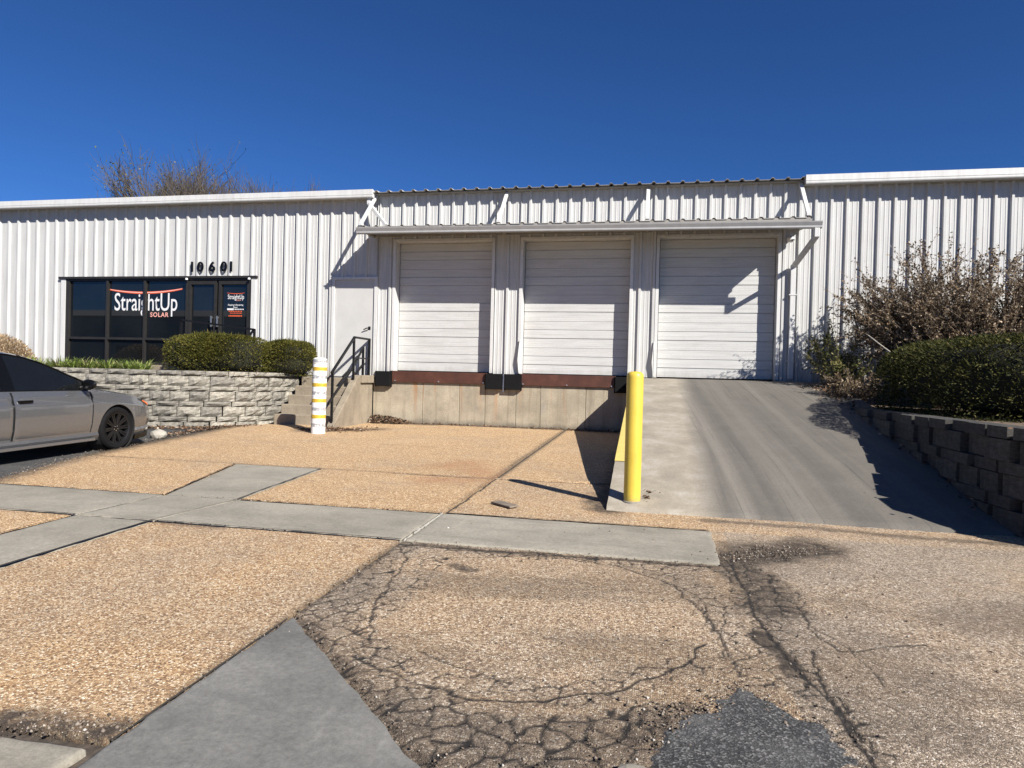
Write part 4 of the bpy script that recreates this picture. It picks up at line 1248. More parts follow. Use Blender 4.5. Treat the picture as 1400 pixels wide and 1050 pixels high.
def stone_wall(root, path, ztop, zbot_f, mat, courses, flip=False, lens=(0.36, 0.52), seed=3, setback=0.022, jit=0.019):
    rng = random.Random(seed)
    if mat not in BLK:
        BLK[mat] = []
        for s in range(8):
            me = block_variant(100 + s).mesh('stone_block', fix=True)
            me.materials.append(MAT[mat]); BLK[mat].append(me)
    pts = [Vector((p[0], p[1], 0)) for p in path]
    seg = [(b - a).length for a, b in zip(pts[:-1], pts[1:])]
    tot = sum(seg)
    def at(s):
        s = max(0, min(tot - 1e-6, s))
        for (a, b), L in zip(zip(pts[:-1], pts[1:]), seg):
            if s <= L:
                return a + (b - a) * (s / L), (b - a).normalized()
            s -= L
        return pts[-1], (pts[-1] - pts[-2]).normalized()
    z = ztop
    inv = root.matrix_world.inverted()
    ci = 0
    while z > -0.75:
        h = courses[ci % len(courses)]
        z -= h
        s = -rng.uniform(0.05, 0.4)
        while s < tot:
            L = rng.uniform(*lens) * (1.12 if h < 0.15 else 1.0)
            m0, m1 = max(s, 0.0), min(s + L, tot)
            if m1 - m0 > 0.12:
                pA, _ = at(m0); pB, _ = at(m1)
                d = (pB - pA); ln = d.length
                mid = (pA + pB) / 2
                zb = zbot_f(mid.x, mid.y)
                if z + h > zb - 0.02:
                    d.normalize()
                    nrm = Vector((d.y, -d.x, 0)) * (-1 if flip else 1)   # face direction
                    pos = mid + nrm * ((ci) * setback * 0.6) + nrm * rng.uniform(-jit, jit)
                    o = bpy.data.objects.new('stone_block', BLK[mat][rng.randrange(8)])
                    COL.objects.link(o)
                    ang = math.atan2(nrm.y, nrm.x) + math.pi / 2      # local -Y = nrm
                    o.parent = root
                    o.location = Vector((pos.x, pos.y, z + 0.002)) - root.location
                    o.rotation_euler = (rng.uniform(-0.02, 0.02), 0, ang + rng.uniform(-0.025, 0.025))
                    o.scale = (ln - 0.006, rng.uniform(0.85, 1.2), h - 0.006)
            s += L
        ci += 1

lw = empty('retaining_wall', (-10.5, -2.9, -0.06), 'weathered grey stone retaining wall under the storefront planting, left of the stairs', 'retaining wall')
LPATH = [(-16.5, -3.45), (-12.5, -3.30), (-10.6, -3.08), (-9.6, -2.78), (-9.0, -2.42), (-8.62, -1.95), (-8.40, -1.40), (-8.27, -0.85), (-8.20, -0.45)]
stone_wall(lw, LPATH, 1.115, lambda x, y: float(gz(x, y)), 'stone', [0.115, 0.205], seed=5)
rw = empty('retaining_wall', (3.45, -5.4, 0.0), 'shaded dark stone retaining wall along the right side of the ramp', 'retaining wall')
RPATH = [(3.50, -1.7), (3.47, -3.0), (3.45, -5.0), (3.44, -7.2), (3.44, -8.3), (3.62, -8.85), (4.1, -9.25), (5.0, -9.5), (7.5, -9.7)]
stone_wall(rw, RPATH, 0.80, lambda x, y: (ramp_z(y) if x < 3.6 else SLOPE * y), 'stone_shade_painted', [0.115, 0.205], flip=True, seed=9, setback=0.010, jit=0.008)
# planting beds behind the walls
def bed_mesh(poly, z, name, mat='soil', thick=1.3, seed=0):
    bm = bmesh.new()
    vs = [bm.verts.new((x, y, z)) for x, y in poly]
    f = bm.faces.new(vs)
    bmesh.ops.triangulate(bm, faces=[f])
    for _ in range(4):
        bmesh.ops.subdivide_edges(bm, edges=[e for e in bm.edges if e.calc_length() > 0.35], cuts=1)
    bmesh.ops.triangulate(bm, faces=bm.faces)
    for v in bm.verts:
        v.co.z += 0.10 * (float(fbm(v.co.x * 1.3, v.co.y * 1.3, 3, seed)) - 0.45)
    bmesh.ops.recalc_face_normals(bm, faces=bm.faces)
    me = bpy.data.meshes.new(name); bm.to_mesh(me); bm.free()
    shade(me, 60)
    o = link(name, me, mat); tag(o, kind='structure')
    return o
off = lambda path, d, flip: [(x, y) for x, y in path]
bed_mesh([(-24, -3.3), (-16.5, -3.28), (-12.5, -3.13), (-10.6, -2.9), (-9.55, -2.60), (-8.9, -2.28), (-8.48, -1.85), (-8.25, -1.3), (-8.12, -0.8), (-8.08, -0.06), (-24, -0.06)], 1.05, 'planting_bed', seed=3)
bed_mesh([(3.62, -1.4), (3.60, -3.0), (3.58, -5.0), (3.57, -7.2), (3.58, -8.25), (3.75, -8.75), (4.2, -9.1), (5.0, -9.33), (7.5, -9.53), (12.5, -9.5), (12.5, -0.06), (3.4, -0.06)], 0.76, 'planting_bed', seed=8)
PB(MB().box(-12.6, -8.9, -1.15, -0.05, 0.9, 1.225), 'entrance_walk', 'stair_concrete', bevel=0.01)

# ================================================================== PLANTS
def quads_from(P0, D, S, L, W):
    """one leaf quad per row: P0 base, D direction, S side, length, width"""
    D = D / (np.linalg.norm(D, axis=1, keepdims=True) + 1e-9)
    S = S - D * np.sum(S * D, 1, keepdims=True)
    S = S / (np.linalg.norm(S, axis=1, keepdims=True) + 1e-9)
    L = np.asarray(L).reshape(-1, 1); W = np.asarray(W).reshape(-1, 1)
    a = P0; b = P0 + D * L * 0.5 + S * W * 0.5; c = P0 + D * L; d = P0 + D * L * 0.5 - S * W * 0.5
    V = np.stack([a, b, c, d], 1).reshape(-1, 3)
    return V, np.arange(len(V)).reshape(-1, 4)

def hedge(name, c, half, label, mat, n, seed, group=None, power=3.2, leaf=0.038, lump=0.12, label_cat='hedge'):
    """clipped yew: a lumpy rounded block of short needle sprays over a dark inner mass"""
    rng = np.random.default_rng(seed)
    root = empty(name, c, label, label_cat, group)
    hx, hy, hz = half
    d = rng.normal(size=(n, 3)); d[:, 2] = np.abs(d[:, 2]) * 1.1 - 0.8 * rng.random(n) * (rng.random(n) < 0.6)
    d /= np.linalg.norm(d, axis=1, keepdims=True)
    hzz = np.where(d[:, 2] < 0, hz * 4, hz)
    r = (np.abs(d[:, 0] / hx) ** power + np.abs(d[:, 1] / hy) ** power + np.abs(d[:, 2] / hzz) ** power) ** (-1 / power)
    pos = d * r[:, None]
    th = np.arctan2(pos[:, 1], pos[:, 0])
    lumps = fbm(pos[:, 0] * 3.2 + 40, (pos[:, 1] + pos[:, 2] * 1.7) * 3.2 + 40, 4, seed) - 0.45
    depth = rng.random(n) ** 1.7 * 0.16
    k = 1 + lumps * lump * 2.2 - depth
    pos = pos * k[:, None]
    pos[:, 2] = np.maximum(pos[:, 2], -hz * 0.95)
    D = d + rng.normal(size=(n, 3)) * 0.55 + np.array([0, 0, 0.35])
    S = rng.normal(size=(n, 3))
    L = leaf * (0.6 + 0.9 * rng.random(n)); W = L * 0.30
    V1, Q1 = quads_from(pos, D, S, L, W)
    # a few longer new shoots stick out of the clipped surface
    m = n // 40
    i = rng.integers(0, n, m)
    V2, Q2 = quads_from(pos[i], D[i] + np.array([0, 0, 0.5]), rng.normal(size=(m, 3)), leaf * 2.4 * (0.5 + rng.random(m)), np.full(m, leaf * 0.28))
    link('foliage', np_mesh('foliage', np.concatenate([V1, V2]), np.concatenate([Q1, Q2 + len(V1)])), mat, root)
    # inner mass
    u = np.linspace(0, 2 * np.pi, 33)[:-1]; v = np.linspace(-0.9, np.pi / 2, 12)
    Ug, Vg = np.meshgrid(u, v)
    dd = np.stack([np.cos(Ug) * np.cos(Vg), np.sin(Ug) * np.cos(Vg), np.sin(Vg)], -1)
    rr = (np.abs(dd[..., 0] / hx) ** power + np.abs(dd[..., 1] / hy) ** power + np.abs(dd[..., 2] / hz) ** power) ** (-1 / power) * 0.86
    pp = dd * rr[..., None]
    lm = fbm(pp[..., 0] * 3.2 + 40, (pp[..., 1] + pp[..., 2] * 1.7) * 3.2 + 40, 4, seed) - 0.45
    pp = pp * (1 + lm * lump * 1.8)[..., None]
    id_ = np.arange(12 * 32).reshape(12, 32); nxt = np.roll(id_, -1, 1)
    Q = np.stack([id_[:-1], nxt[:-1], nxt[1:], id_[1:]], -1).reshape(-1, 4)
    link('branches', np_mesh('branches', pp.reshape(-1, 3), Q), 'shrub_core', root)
    return root
hedge('clipped_yew', (-9.68, -1.55, 1.47), (1.20, 0.50, 0.46), 'longer clipped yew hedge on the stone wall below the storefront doors', 'yew_leaf', 42000, 1, 'clipped yews on the left wall', label_cat='hedge')
hedge('clipped_yew', (-8.42, -0.72, 1.45), (0.66, 0.52, 0.40), 'shorter rounded yew bush between the long hedge and the stairs', 'yew_leaf', 24000, 2, 'clipped yews on the left wall')
hedge('clipped_yew', (5.65, -4.45, 1.30), (2.12, 2.0, 0.56), 'big dark yew hedge above the wall right of the ramp', 'yew_leaf_dark', 130000, 3, leaf=0.044, power=4.0, lump=0.07)

def grass_tufts(name, centers, label, cat, mat, blades, length, spread, seed, group=None, width=0.022):
    objs = []
    rng = np.random.default_rng(seed)
    for ci, (x, y, z) in enumerate(centers):
        n = blades
        ang = rng.random(n) * 2 * np.pi
        rad = np.sqrt(rng.random(n)) * spread * 0.45
        base = np.stack([np.cos(ang) * rad, np.sin(ang) * rad, np.zeros(n)], -1)
        out = np.stack([np.cos(ang + rng.normal(size=n) * 0.4), np.sin(ang + rng.normal(size=n) * 0.4), np.zeros(n)], -1)
        L = length * (0.55 + 0.6 * rng.random(n)); lean = 0.35 + 0.75 * rng.random(n)
        side = np.cross(out, np.array([0, 0, 1.0]))
        V = []; 
        segs = 4
        pts = []
        for k in range(segs + 1):
            t = k / segs
            bend = lean * t * t * 1.2
            p = base + out * (L * (lean * 0.35 * t + bend * 0.6))[:, None]
            p[:, 2] = L * (t - 0.55 * lean * t * t)
            w = width * (1 - t) ** 0.6 * (0.5 + 0.5)
            pts.append((p - side * w / 2, p + side * w / 2))
        Vs = np.stack([np.stack(q, 1) for q in pts], 1)          # n, segs+1, 2, 3
        idx = np.arange(n * (segs + 1) * 2).reshape(n, segs + 1, 2)
        Q = np.stack([idx[:, :-1, 0], idx[:, :-1, 1], idx[:, 1:, 1], idx[:, 1:, 0]], -1).reshape(-1, 4)
        root = link(name, np_mesh(name, Vs.reshape(-1, 3), Q), mat)
        root.location = (x, y, z); tag(root, label[ci] if isinstance(label, list) else label, cat, group)
        objs.append(root)
    return objs
cs = []
for i in range(9):
    cs.append((-14.0 + i * 0.40 + random.uniform(-0.08, 0.08), -2.60 + random.uniform(-0.18, 0.18), 1.03))
labs = ['green daylily clump by the dry shrub, leftmost of the row', 'green daylily clump second from the dry shrub', 'green daylily clump under the first window mullion', 'green daylily clump third left of the middle of the row',
        'green daylily clump in the middle of the row on the wall', 'green daylily clump just right of the middle of the row', 'green daylily clump third from the right end of the row', 'green daylily clump second from the right end of the row', 'green daylily clump at the bare soil, rightmost of the row']
grass_tufts('daylily', cs, labs, 'plant', 'lily_leaf', 150, 0.42, 0.42, 5, 'daylilies along the stone wall', 0.026)

def dry_bush(name, c, half, label, mat, n, seed, leaf=0.05):
    rng = np.random.default_rng(seed)
    root = empty(name, c, label, 'shrub')
    d = rng.normal(size=(n, 3)); d[:, 2] = np.abs(d[:, 2]); d /= np.linalg.norm(d, axis=1, keepdims=True)
    pos = d * np.array(half) * (0.45 + 0.55 * rng.random(n) ** 0.5)[:, None]
    V, Q = quads_from(pos, d + rng.normal(size=(n, 3)) * 0.5 + np.array([0, 0, .5]), rng.normal(size=(n, 3)), leaf * (0.7 + rng.random(n)), np.full(n, leaf * 0.35))
    link('foliage', np_mesh('foliage', V, Q), mat, root)
    st = MB()
    for k in range(40):
        a = rng.normal(size=3); a[2] = abs(a[2]) + 0.4; a /= np.linalg.norm(a)
        e = a * np.array(half) * 0.95
        st.tube([(e[0] * .1, e[1] * .1, -0.05), tuple(e * 0.55 + rng.normal(size=3) * 0.03), tuple(e)], [0.006, 0.004, 0.002], 4, False)
    st.build('stem', 'twig', root, fix=False)
    return root
dry_bush('dry_shrub', (-14.95, -2.35, 1.03), (1.15, 0.5, 0.82), 'dry straw coloured shrub at the left edge by the siding', 'dry_leaf', 14000, 12)
dry_bush('dry_shrub', (-17.3, -2.35, 1.03), (1.1, 0.5, 0.80), 'dry straw coloured shrub farther left beyond the frame', 'dry_leaf', 6000, 13) if False else None

def leafy_shrub(name, c, label, n_stems, height, spread, seed, leaf_mat_name, leaves, cat='shrub', leaf=0.05, lean=(0, 0), stem_r=0.010, box=None, depth_scale=0.6):
    """many arching stems that fork, dotted with small leaves"""
    rng = np.random.default_rng(seed)
    root = empty(name, c, label, cat)
    st = MB(); tips = []
    for k in range(n_stems):
        a = rng.random() * 2 * np.pi
        rr = spread * (0.25 + 0.75 * np.sqrt(rng.random()))
        h = height * (0.55 + 0.45 * rng.random()) * (1 - 0.25 * (rr / spread) ** 2)
        b = np.array([math.cos(a) * rr * 0.28, math.sin(a) * rr * 0.28 * depth_scale, 0])
        tip = np.array([math.cos(a) * rr + lean[0], math.sin(a) * rr * depth_scale + lean[1], h])
        pts = []
        for t in np.linspace(0, 1, 6):
            p = b * (1 - t) + tip * t
            p[:2] = b[:2] + (tip[:2] - b[:2]) * t ** 1.5
            p += rng.normal(size=3) * 0.025 * (0 < t)
            pts.append(p)
        st.tube([tuple(p) for p in pts], [stem_r * (1 - 0.75 * t) for t in np.linspace(0, 1, 6)], 5, False)
        for q in range(9):
            t = 0.25 + 0.75 * rng.random()
            i = min(4, int(t * 5)); p = pts[i] * (1 - (t * 5 - i)) + pts[i + 1] * (t * 5 - i)
            dirn = (pts[i + 1] - pts[i]); dirn /= np.linalg.norm(dirn)
            dv = dirn + rng.normal(size=3) * 0.55; dv /= np.linalg.norm(dv)
            e = p + dv * (0.18 + 0.38 * rng.random()) * height / 3
            mid = (p + e) / 2 + rng.normal(size=3) * 0.015
            st.tube([tuple(p), tuple(mid), tuple(e)], [stem_r * 0.45, stem_r * 0.3, stem_r * 0.15], 3, False)
            tips.append((p, mid, e))
        tips.append((pts[3], pts[4], pts[5])); tips.append((pts[4], (pts[4] + pts[5]) / 2, pts[5]))
    st.build('stem', 'twig', root, fix=False)
    T = np.array(tips)
    i = rng.integers(0, len(T), leaves); t = rng.random(leaves)[:, None]
    pos = np.where(t < 0.5, T[i, 0] + (T[i, 1] - T[i, 0]) * t * 2, T[i, 1] + (T[i, 2] - T[i, 1]) * (t * 2 - 1)) + rng.normal(size=(leaves, 3)) * 0.015
    D = rng.normal(size=(leaves, 3)) + (T[i, 2] - T[i, 0]) * 1.2
    L = leaf * (0.6 + 0.8 * rng.random(leaves))
    V, Q = quads_from(pos, D, rng.normal(size=(leaves, 3)), L, L * 0.48)
    link('foliage', np_mesh('foliage', V, Q), leaf_mat_name, root)
    return root
leafy_shrub('bare_shrub', (5.85, -1.25, 0.72), 'tall twiggy brown-leaved shrub against the right wall behind the hedge', 430, 3.2, 2.35, 21, 'brown_leaf', 120000, leaf=0.048, depth_scale=0.42)
leafy_shrub('bare_shrub', (8.3, -1.4, 0.72), 'second brown-leaved shrub against the wall at the right edge', 190, 3.0, 1.6, 22, 'brown_leaf', 45000, leaf=0.048, depth_scale=0.5)
leafy_shrub('weed', (3.58, -1.15, 0.85), 'small leafy weed at the ramp top between downspout and hedge', 34, 1.45, 0.62, 23, 'weed_leaf', 3600, 'weed', 0.055, stem_r=0.006, depth_scale=0.8)
leafy_shrub('weed', (3.32, -0.55, 1.1), 'taller thin weed against the siding beside the downspout', 10, 1.45, 0.35, 24, 'weed_leaf', 500, 'weed', 0.06, stem_r=0.005)
leafy_shrub('weed', (3.50, -2.2, 0.75), 'low brownish weed at the far end of the ramp wall', 30, 0.75, 0.5, 25, 'brown_leaf', 2200, 'weed', 0.05, stem_r=0.005)
o = MB().tube([(3.72, -2.25, 2.05), (3.84, -2.55, 1.86), (4.0, -2.95, 1.62)], [0.007, 0.010, 0.012], 6).build('dead_stick', 'pale_twig')
tag(o, 'pale dead stick lying across the left end of the big hedge', 'stick')

# bare trees behind the roof
def bare_tree(c, height, label, seed, width=0.5, buds=0, group='bare trees behind the building'):
    rng = np.random.default_rng(seed)
    root = empty('bare_tree', c, label, 'tree', group)
    tr = MB(); cr = MB(); tipsl = []
    def grow(p, d, L, r, lev, mb):
        n = 4
        pts = [p]; q = p.copy(); dd = d.copy()
        for k in range(n):
            dd = dd + rng.normal(size=3) * 0.10 + np.array([0, 0, 0.05 if lev else 0.0]); dd /= np.linalg.norm(dd)
            q = q + dd * L / n; pts.append(q.copy())
        mb.tube([tuple(x) for x in pts], [r * (1 - 0.55 * k / n) for k in range(n + 1)], 6 if lev == 0 else (4 if lev < 3 else 3), False)
        if lev >= 4:
            tipsl.append(pts); return
        nb = [11, 8, 7, 5, 4][lev]
        for b in range(nb):
            t = 0.45 + 0.55 * (b + rng.random()) / nb
            i = min(n - 1, int(t * n)); s = t * n - i
            bp = pts[i] * (1 - s) + pts[i + 1] * s
            ax = rng.normal(size=3); ax -= dd * ax.dot(dd); ax /= np.linalg.norm(ax)
            spread = (0.35 + 0.45 * rng.random()) * width * 2
            nd = dd * math.cos(spread) + ax * math.sin(spread); nd[2] = abs(nd[2]) * 0.8 + 0.2
            grow(bp, nd / np.linalg.norm(nd), L * (0.55 + 0.2 * rng.random()), max(r * 0.46, 0.015), lev + 1, cr)
    grow(np.array([0, 0, -0.3]), np.array([0, 0, 1.0]), height * 0.46, height * 0.018, 0, tr)
    top = max(max(v[2] for v in cr.v), 0.1)
    k = height / top
    for mb_ in (tr, cr):
        mb_.v = [(x * k, y * k, z * k) for x, y, z in mb_.v]
    tipsl[:] = [[p * k for p in q] for q in tipsl]
    tr.build('trunk', 'bark', root, fix=False)
    cr.build('crown', 'tree_twig', root, fix=False)
    if buds:
        T = np.array([p for pts in tipsl for p in pts])
        i = rng.integers(0, len(T), buds)
        pos = T[i] + rng.normal(size=(buds, 3)) * 0.05
        L = 0.13 * (0.6 + rng.random(buds))
        V, Q = quads_from(pos, rng.normal(size=(buds, 3)), rng.normal(size=(buds, 3)), L, L * 0.5)
        link('bud', np_mesh('bud', V, Q), 'weed_leaf', root)
bare_tree((-33.4, 26, -0.05), 18.3, 'tallest bare tree behind the left roof, budding', 31, 0.40, 5000)
bare_tree((-31.6, 27, -0.05), 16.2, 'bare tree just right of the tallest one behind the roof', 34, 0.32)
bare_tree((-29.2, 26, -0.05), 15.3, 'twiggy bare tree above the house numbers behind the roof', 32, 0.34)
bare_tree((-26.6, 27, -0.05), 14.9, 'rightmost low bare tree behind the left roof', 33, 0.34)
bare_tree((-37.4, 27, -0.05), 14.2, 'low bare tree just left of the tallest tree', 36, 0.34)

# ================================================================== LITTER, GRAVEL, SMALL THINGS
def scatter(name, zones, mat, size, seed, flat=0.25, zoff=0.005):
    rng = np.random.default_rng(seed)
    Vs = []; Qs = []; k = 0
    for (pts, w, n, zf) in zones:
        pts = np.array(pts, float)
        seg = np.linalg.norm(np.diff(pts, axis=0), axis=1); cum = np.concatenate([[0], np.cumsum(seg)])
        s = rng.random(n) * cum[-1]
        x = np.interp(s, cum, pts[:, 0]) + rng.normal(size=n) * w; y = np.interp(s, cum, pts[:, 1]) + rng.normal(size=n) * w
        z = zf(x, y) + zoff
        L = size * (0.4 + 1.2 * rng.random(n) ** 2)
        D = np.stack([rng.normal(size=n), rng.normal(size=n), rng.normal(size=n) * flat], -1)
        V, Q = quads_from(np.stack([x, y, z + 0.3 * L * rng.random(n)], -1), D, np.stack([rng.normal(size=n), rng.normal(size=n), rng.normal(size=n) * flat], -1), L, L * 0.6)
        Vs.append(V); Qs.append(Q + k); k += len(V)
    o = link(name, np_mesh(name, np.concatenate(Vs), np.concatenate(Qs)), mat)
    return tag(o, kind='stuff')
gzf = lambda x, y: gz(x, y)
rzf = lambda x, y: ramp_z_s(y)
def pile(x, y): return gz(x, y) + 0.16 * np.exp(-((x + 6.45) ** 2) / 0.5) * np.exp(-(y / 0.22) ** 2)
scatter('leaf_litter', [([(-6.5, -0.18), (-5.7, -0.15)], 0.10, 1500, pile), ([(-5.7, -0.08), (-0.5, -0.08)], 0.04, 900, gzf), ([(-6.9, -2.5), (-6.4, -2.3), (-5.9, -1.9)], 0.16, 1100, gzf),
                        ([(-10.2, -3.45), (-9.4, -3.1), (-8.8, -2.6), (-8.5, -2.1)], 0.12, 1300, gzf), ([(-8.73, -4.6), (-8.85, -2.8)], 0.12, 500, gzf), ([(-0.06, -8.2), (0.0, -7.9)], 0.03, 22, rzf),
                        ([(3.30, -2.0), (3.25, -4.5), (3.2, -8.2)], 0.06, 500, rzf), ([(3.1, -1.0), (3.35, -2.4)], 0.15, 700, rzf),
                        ([(3.8, -8.6), (4.6, -7.5), (6, -6.9)], 0.35, 1800, lambda x, y: 0 * x + 0.78), ([(-14, -2.7), (-8.8, -1.6)], 0.4, 1500, lambda x, y: 0 * x + 1.06),
                        ], 'litter', 0.05, 51)
def gravel(zones, seed):
    rng = np.random.default_rng(seed)
    base = np.array([(1, 0, 0), (-1, 0, 0), (0, 1, 0), (0, -1, 0), (0, 0, 0.8), (0, 0, -0.8)], float)
    tri = np.array([(0, 2, 4), (2, 1, 4), (1, 3, 4), (3, 0, 4), (2, 0, 5), (1, 2, 5), (3, 1, 5), (0, 3, 5)])
    V = []; T = []; k = 0
    for (pts, w, n, s0) in zones:
        pts = np.array(pts, float)
        seg = np.linalg.norm(np.diff(pts, axis=0), axis=1); cum = np.concatenate([[0], np.cumsum(seg)])
        s = rng.random(n) * cum[-1]
        x = np.interp(s, cum, pts[:, 0]) + rng.normal(size=n) * w; y = np.interp(s, cum, pts[:, 1]) + rng.normal(size=n) * w
        r = s0 * (0.35 + rng.random(n) ** 3 * 1.5)
        b = base[None] * (0.6 + 0.6 * rng.random((n, 6, 1))) * r[:, None, None]
        a = rng.random(n) * 6.28
        c, sn = np.cos(a)[:, None], np.sin(a)[:, None]
        bx = b[..., 0] * c - b[..., 1] * sn; by = b[..., 0] * sn + b[..., 1] * c
        P_ = np.stack([bx + x[:, None], by + y[:, None], b[..., 2] + (gz(x, y) + r * 0.25)[:, None]], -1)
        V.append(P_.reshape(-1, 3)); T.append((tri[None] + (np.arange(n) * 6)[:, None, None]).reshape(-1, 3) + k); k += n * 6
    o = link('gravel', np_mesh('gravel', np.concatenate(V), np.concatenate(T)), 'pebble')
    return tag(o, kind='stuff')
gravel([([(-1.92, -10.3), (-1.9, -11.8)], 0.025, 150, 0.007), ([(-1.85, -11.87), (-1.2, -12.5), (-0.7, -13.05)], 0.045, 330, 0.005), ([(0.57, -9.94), (0.87, -9.69), (1.3, -9.45)], 0.10, 800, 0.007),
        ([(-1.1, -12.65), (-0.4, -12.75), (0.15, -12.4)], 0.10, 380, 0.0048), ([(-0.7, -12.95), (0.0, -12.8)], 0.08, 300, 0.005), ([(0.62, -10.1), (0.7, -11.5), (0.85, -12.6)], 0.05, 220, 0.005),
        ([(-2.4, -13.1), (-1.98, -13.0)], 0.04, 250, 0.007), ([(-1.9, -10.13), (0.5, -10.1)], 0.03, 260, 0.005), ([(-5, -9.05), (-2, -9.06)], 0.02, 150, 0.005), ([(-4.27, -10.08), (-2, -10.08)], 0.015, 150, 0.005), ([(-1.94, -11.9), (-1.94, -13.1)], 0.015, 120, 0.005), ([(-0.02, -12.7), (0.2, -12.33), (0.4, -12.08), (0.7, -12.3), (0.8, -12.6)], 0.05, 900, 0.005), ([(-1.5, -11.5), (0.3, -11.2)], 0.5, 160, 0.006), ([(1.0, -11.6), (1.6, -10)], 0.4, 200, 0.006),
        ([(-7.3, -8.85), (-8.06, -6.85), (-8.72, -3.9)], 0.10, 1500, 0.007), ([(0.1, -12.4), (0.6, -12.3)], 0.12, 260, 0.008), ([(-1.8, -9.6), (0.3, -9.5)], 0.3, 25, 0.008)], 61)
# odd scraps
bd = MB()
zb = float(gz(-1.43, -8.55)) + 0.012
bd.box(-0.15, 0.15, -0.06, 0.06, 0, 0.018)
o = bd.build('scrap_board', 'plank', bevel=0.003); o.location = (-1.43, -8.55, zb); o.rotation_euler = (0.02, 0.015, R(-38))
tag(o, 'short weathered board scrap lying on the pebble paving left of the yellow bollard', 'board')
def rock(name, loc, s, label, cat, mat, seed):
    bm = bmesh.new(); bmesh.ops.create_icosphere(bm, subdivisions=2, radius=1.0)
    rng = random.Random(seed)
    for v in bm.verts:
        k = 1 + rng.uniform(-0.05, 0.05) + 0.3 * (float(fbm(v.co.x * 1.6 + seed, v.co.y * 1.6 + v.co.z * 1.3, 3, seed)) - 0.45)
        v.co = Vector((v.co.x * s[0], v.co.y * s[1], v.co.z * s[2])) * k
    me = bpy.data.meshes.new(name); bm.to_mesh(me); bm.free(); o = link(name, me, mat); o.location = loc
    return tag(o, label, cat)
simple('pale_stone', (0.30, 0.28, 0.24), 0.9, var=0.2, bump=0.5)
rock('rock', (-8.66, -4.62, -0.05), (0.16, 0.11, 0.10), 'pale whitish rock on the asphalt under the car nose', 'rock', 'pale_stone', 3)
rock('concrete_chunk', (-0.02, -12.86, -0.245), (0.07, 0.05, 0.022), 'broken pale concrete chunk at the rim of the asphalt patch', 'rubble', 'band_concrete', 5)

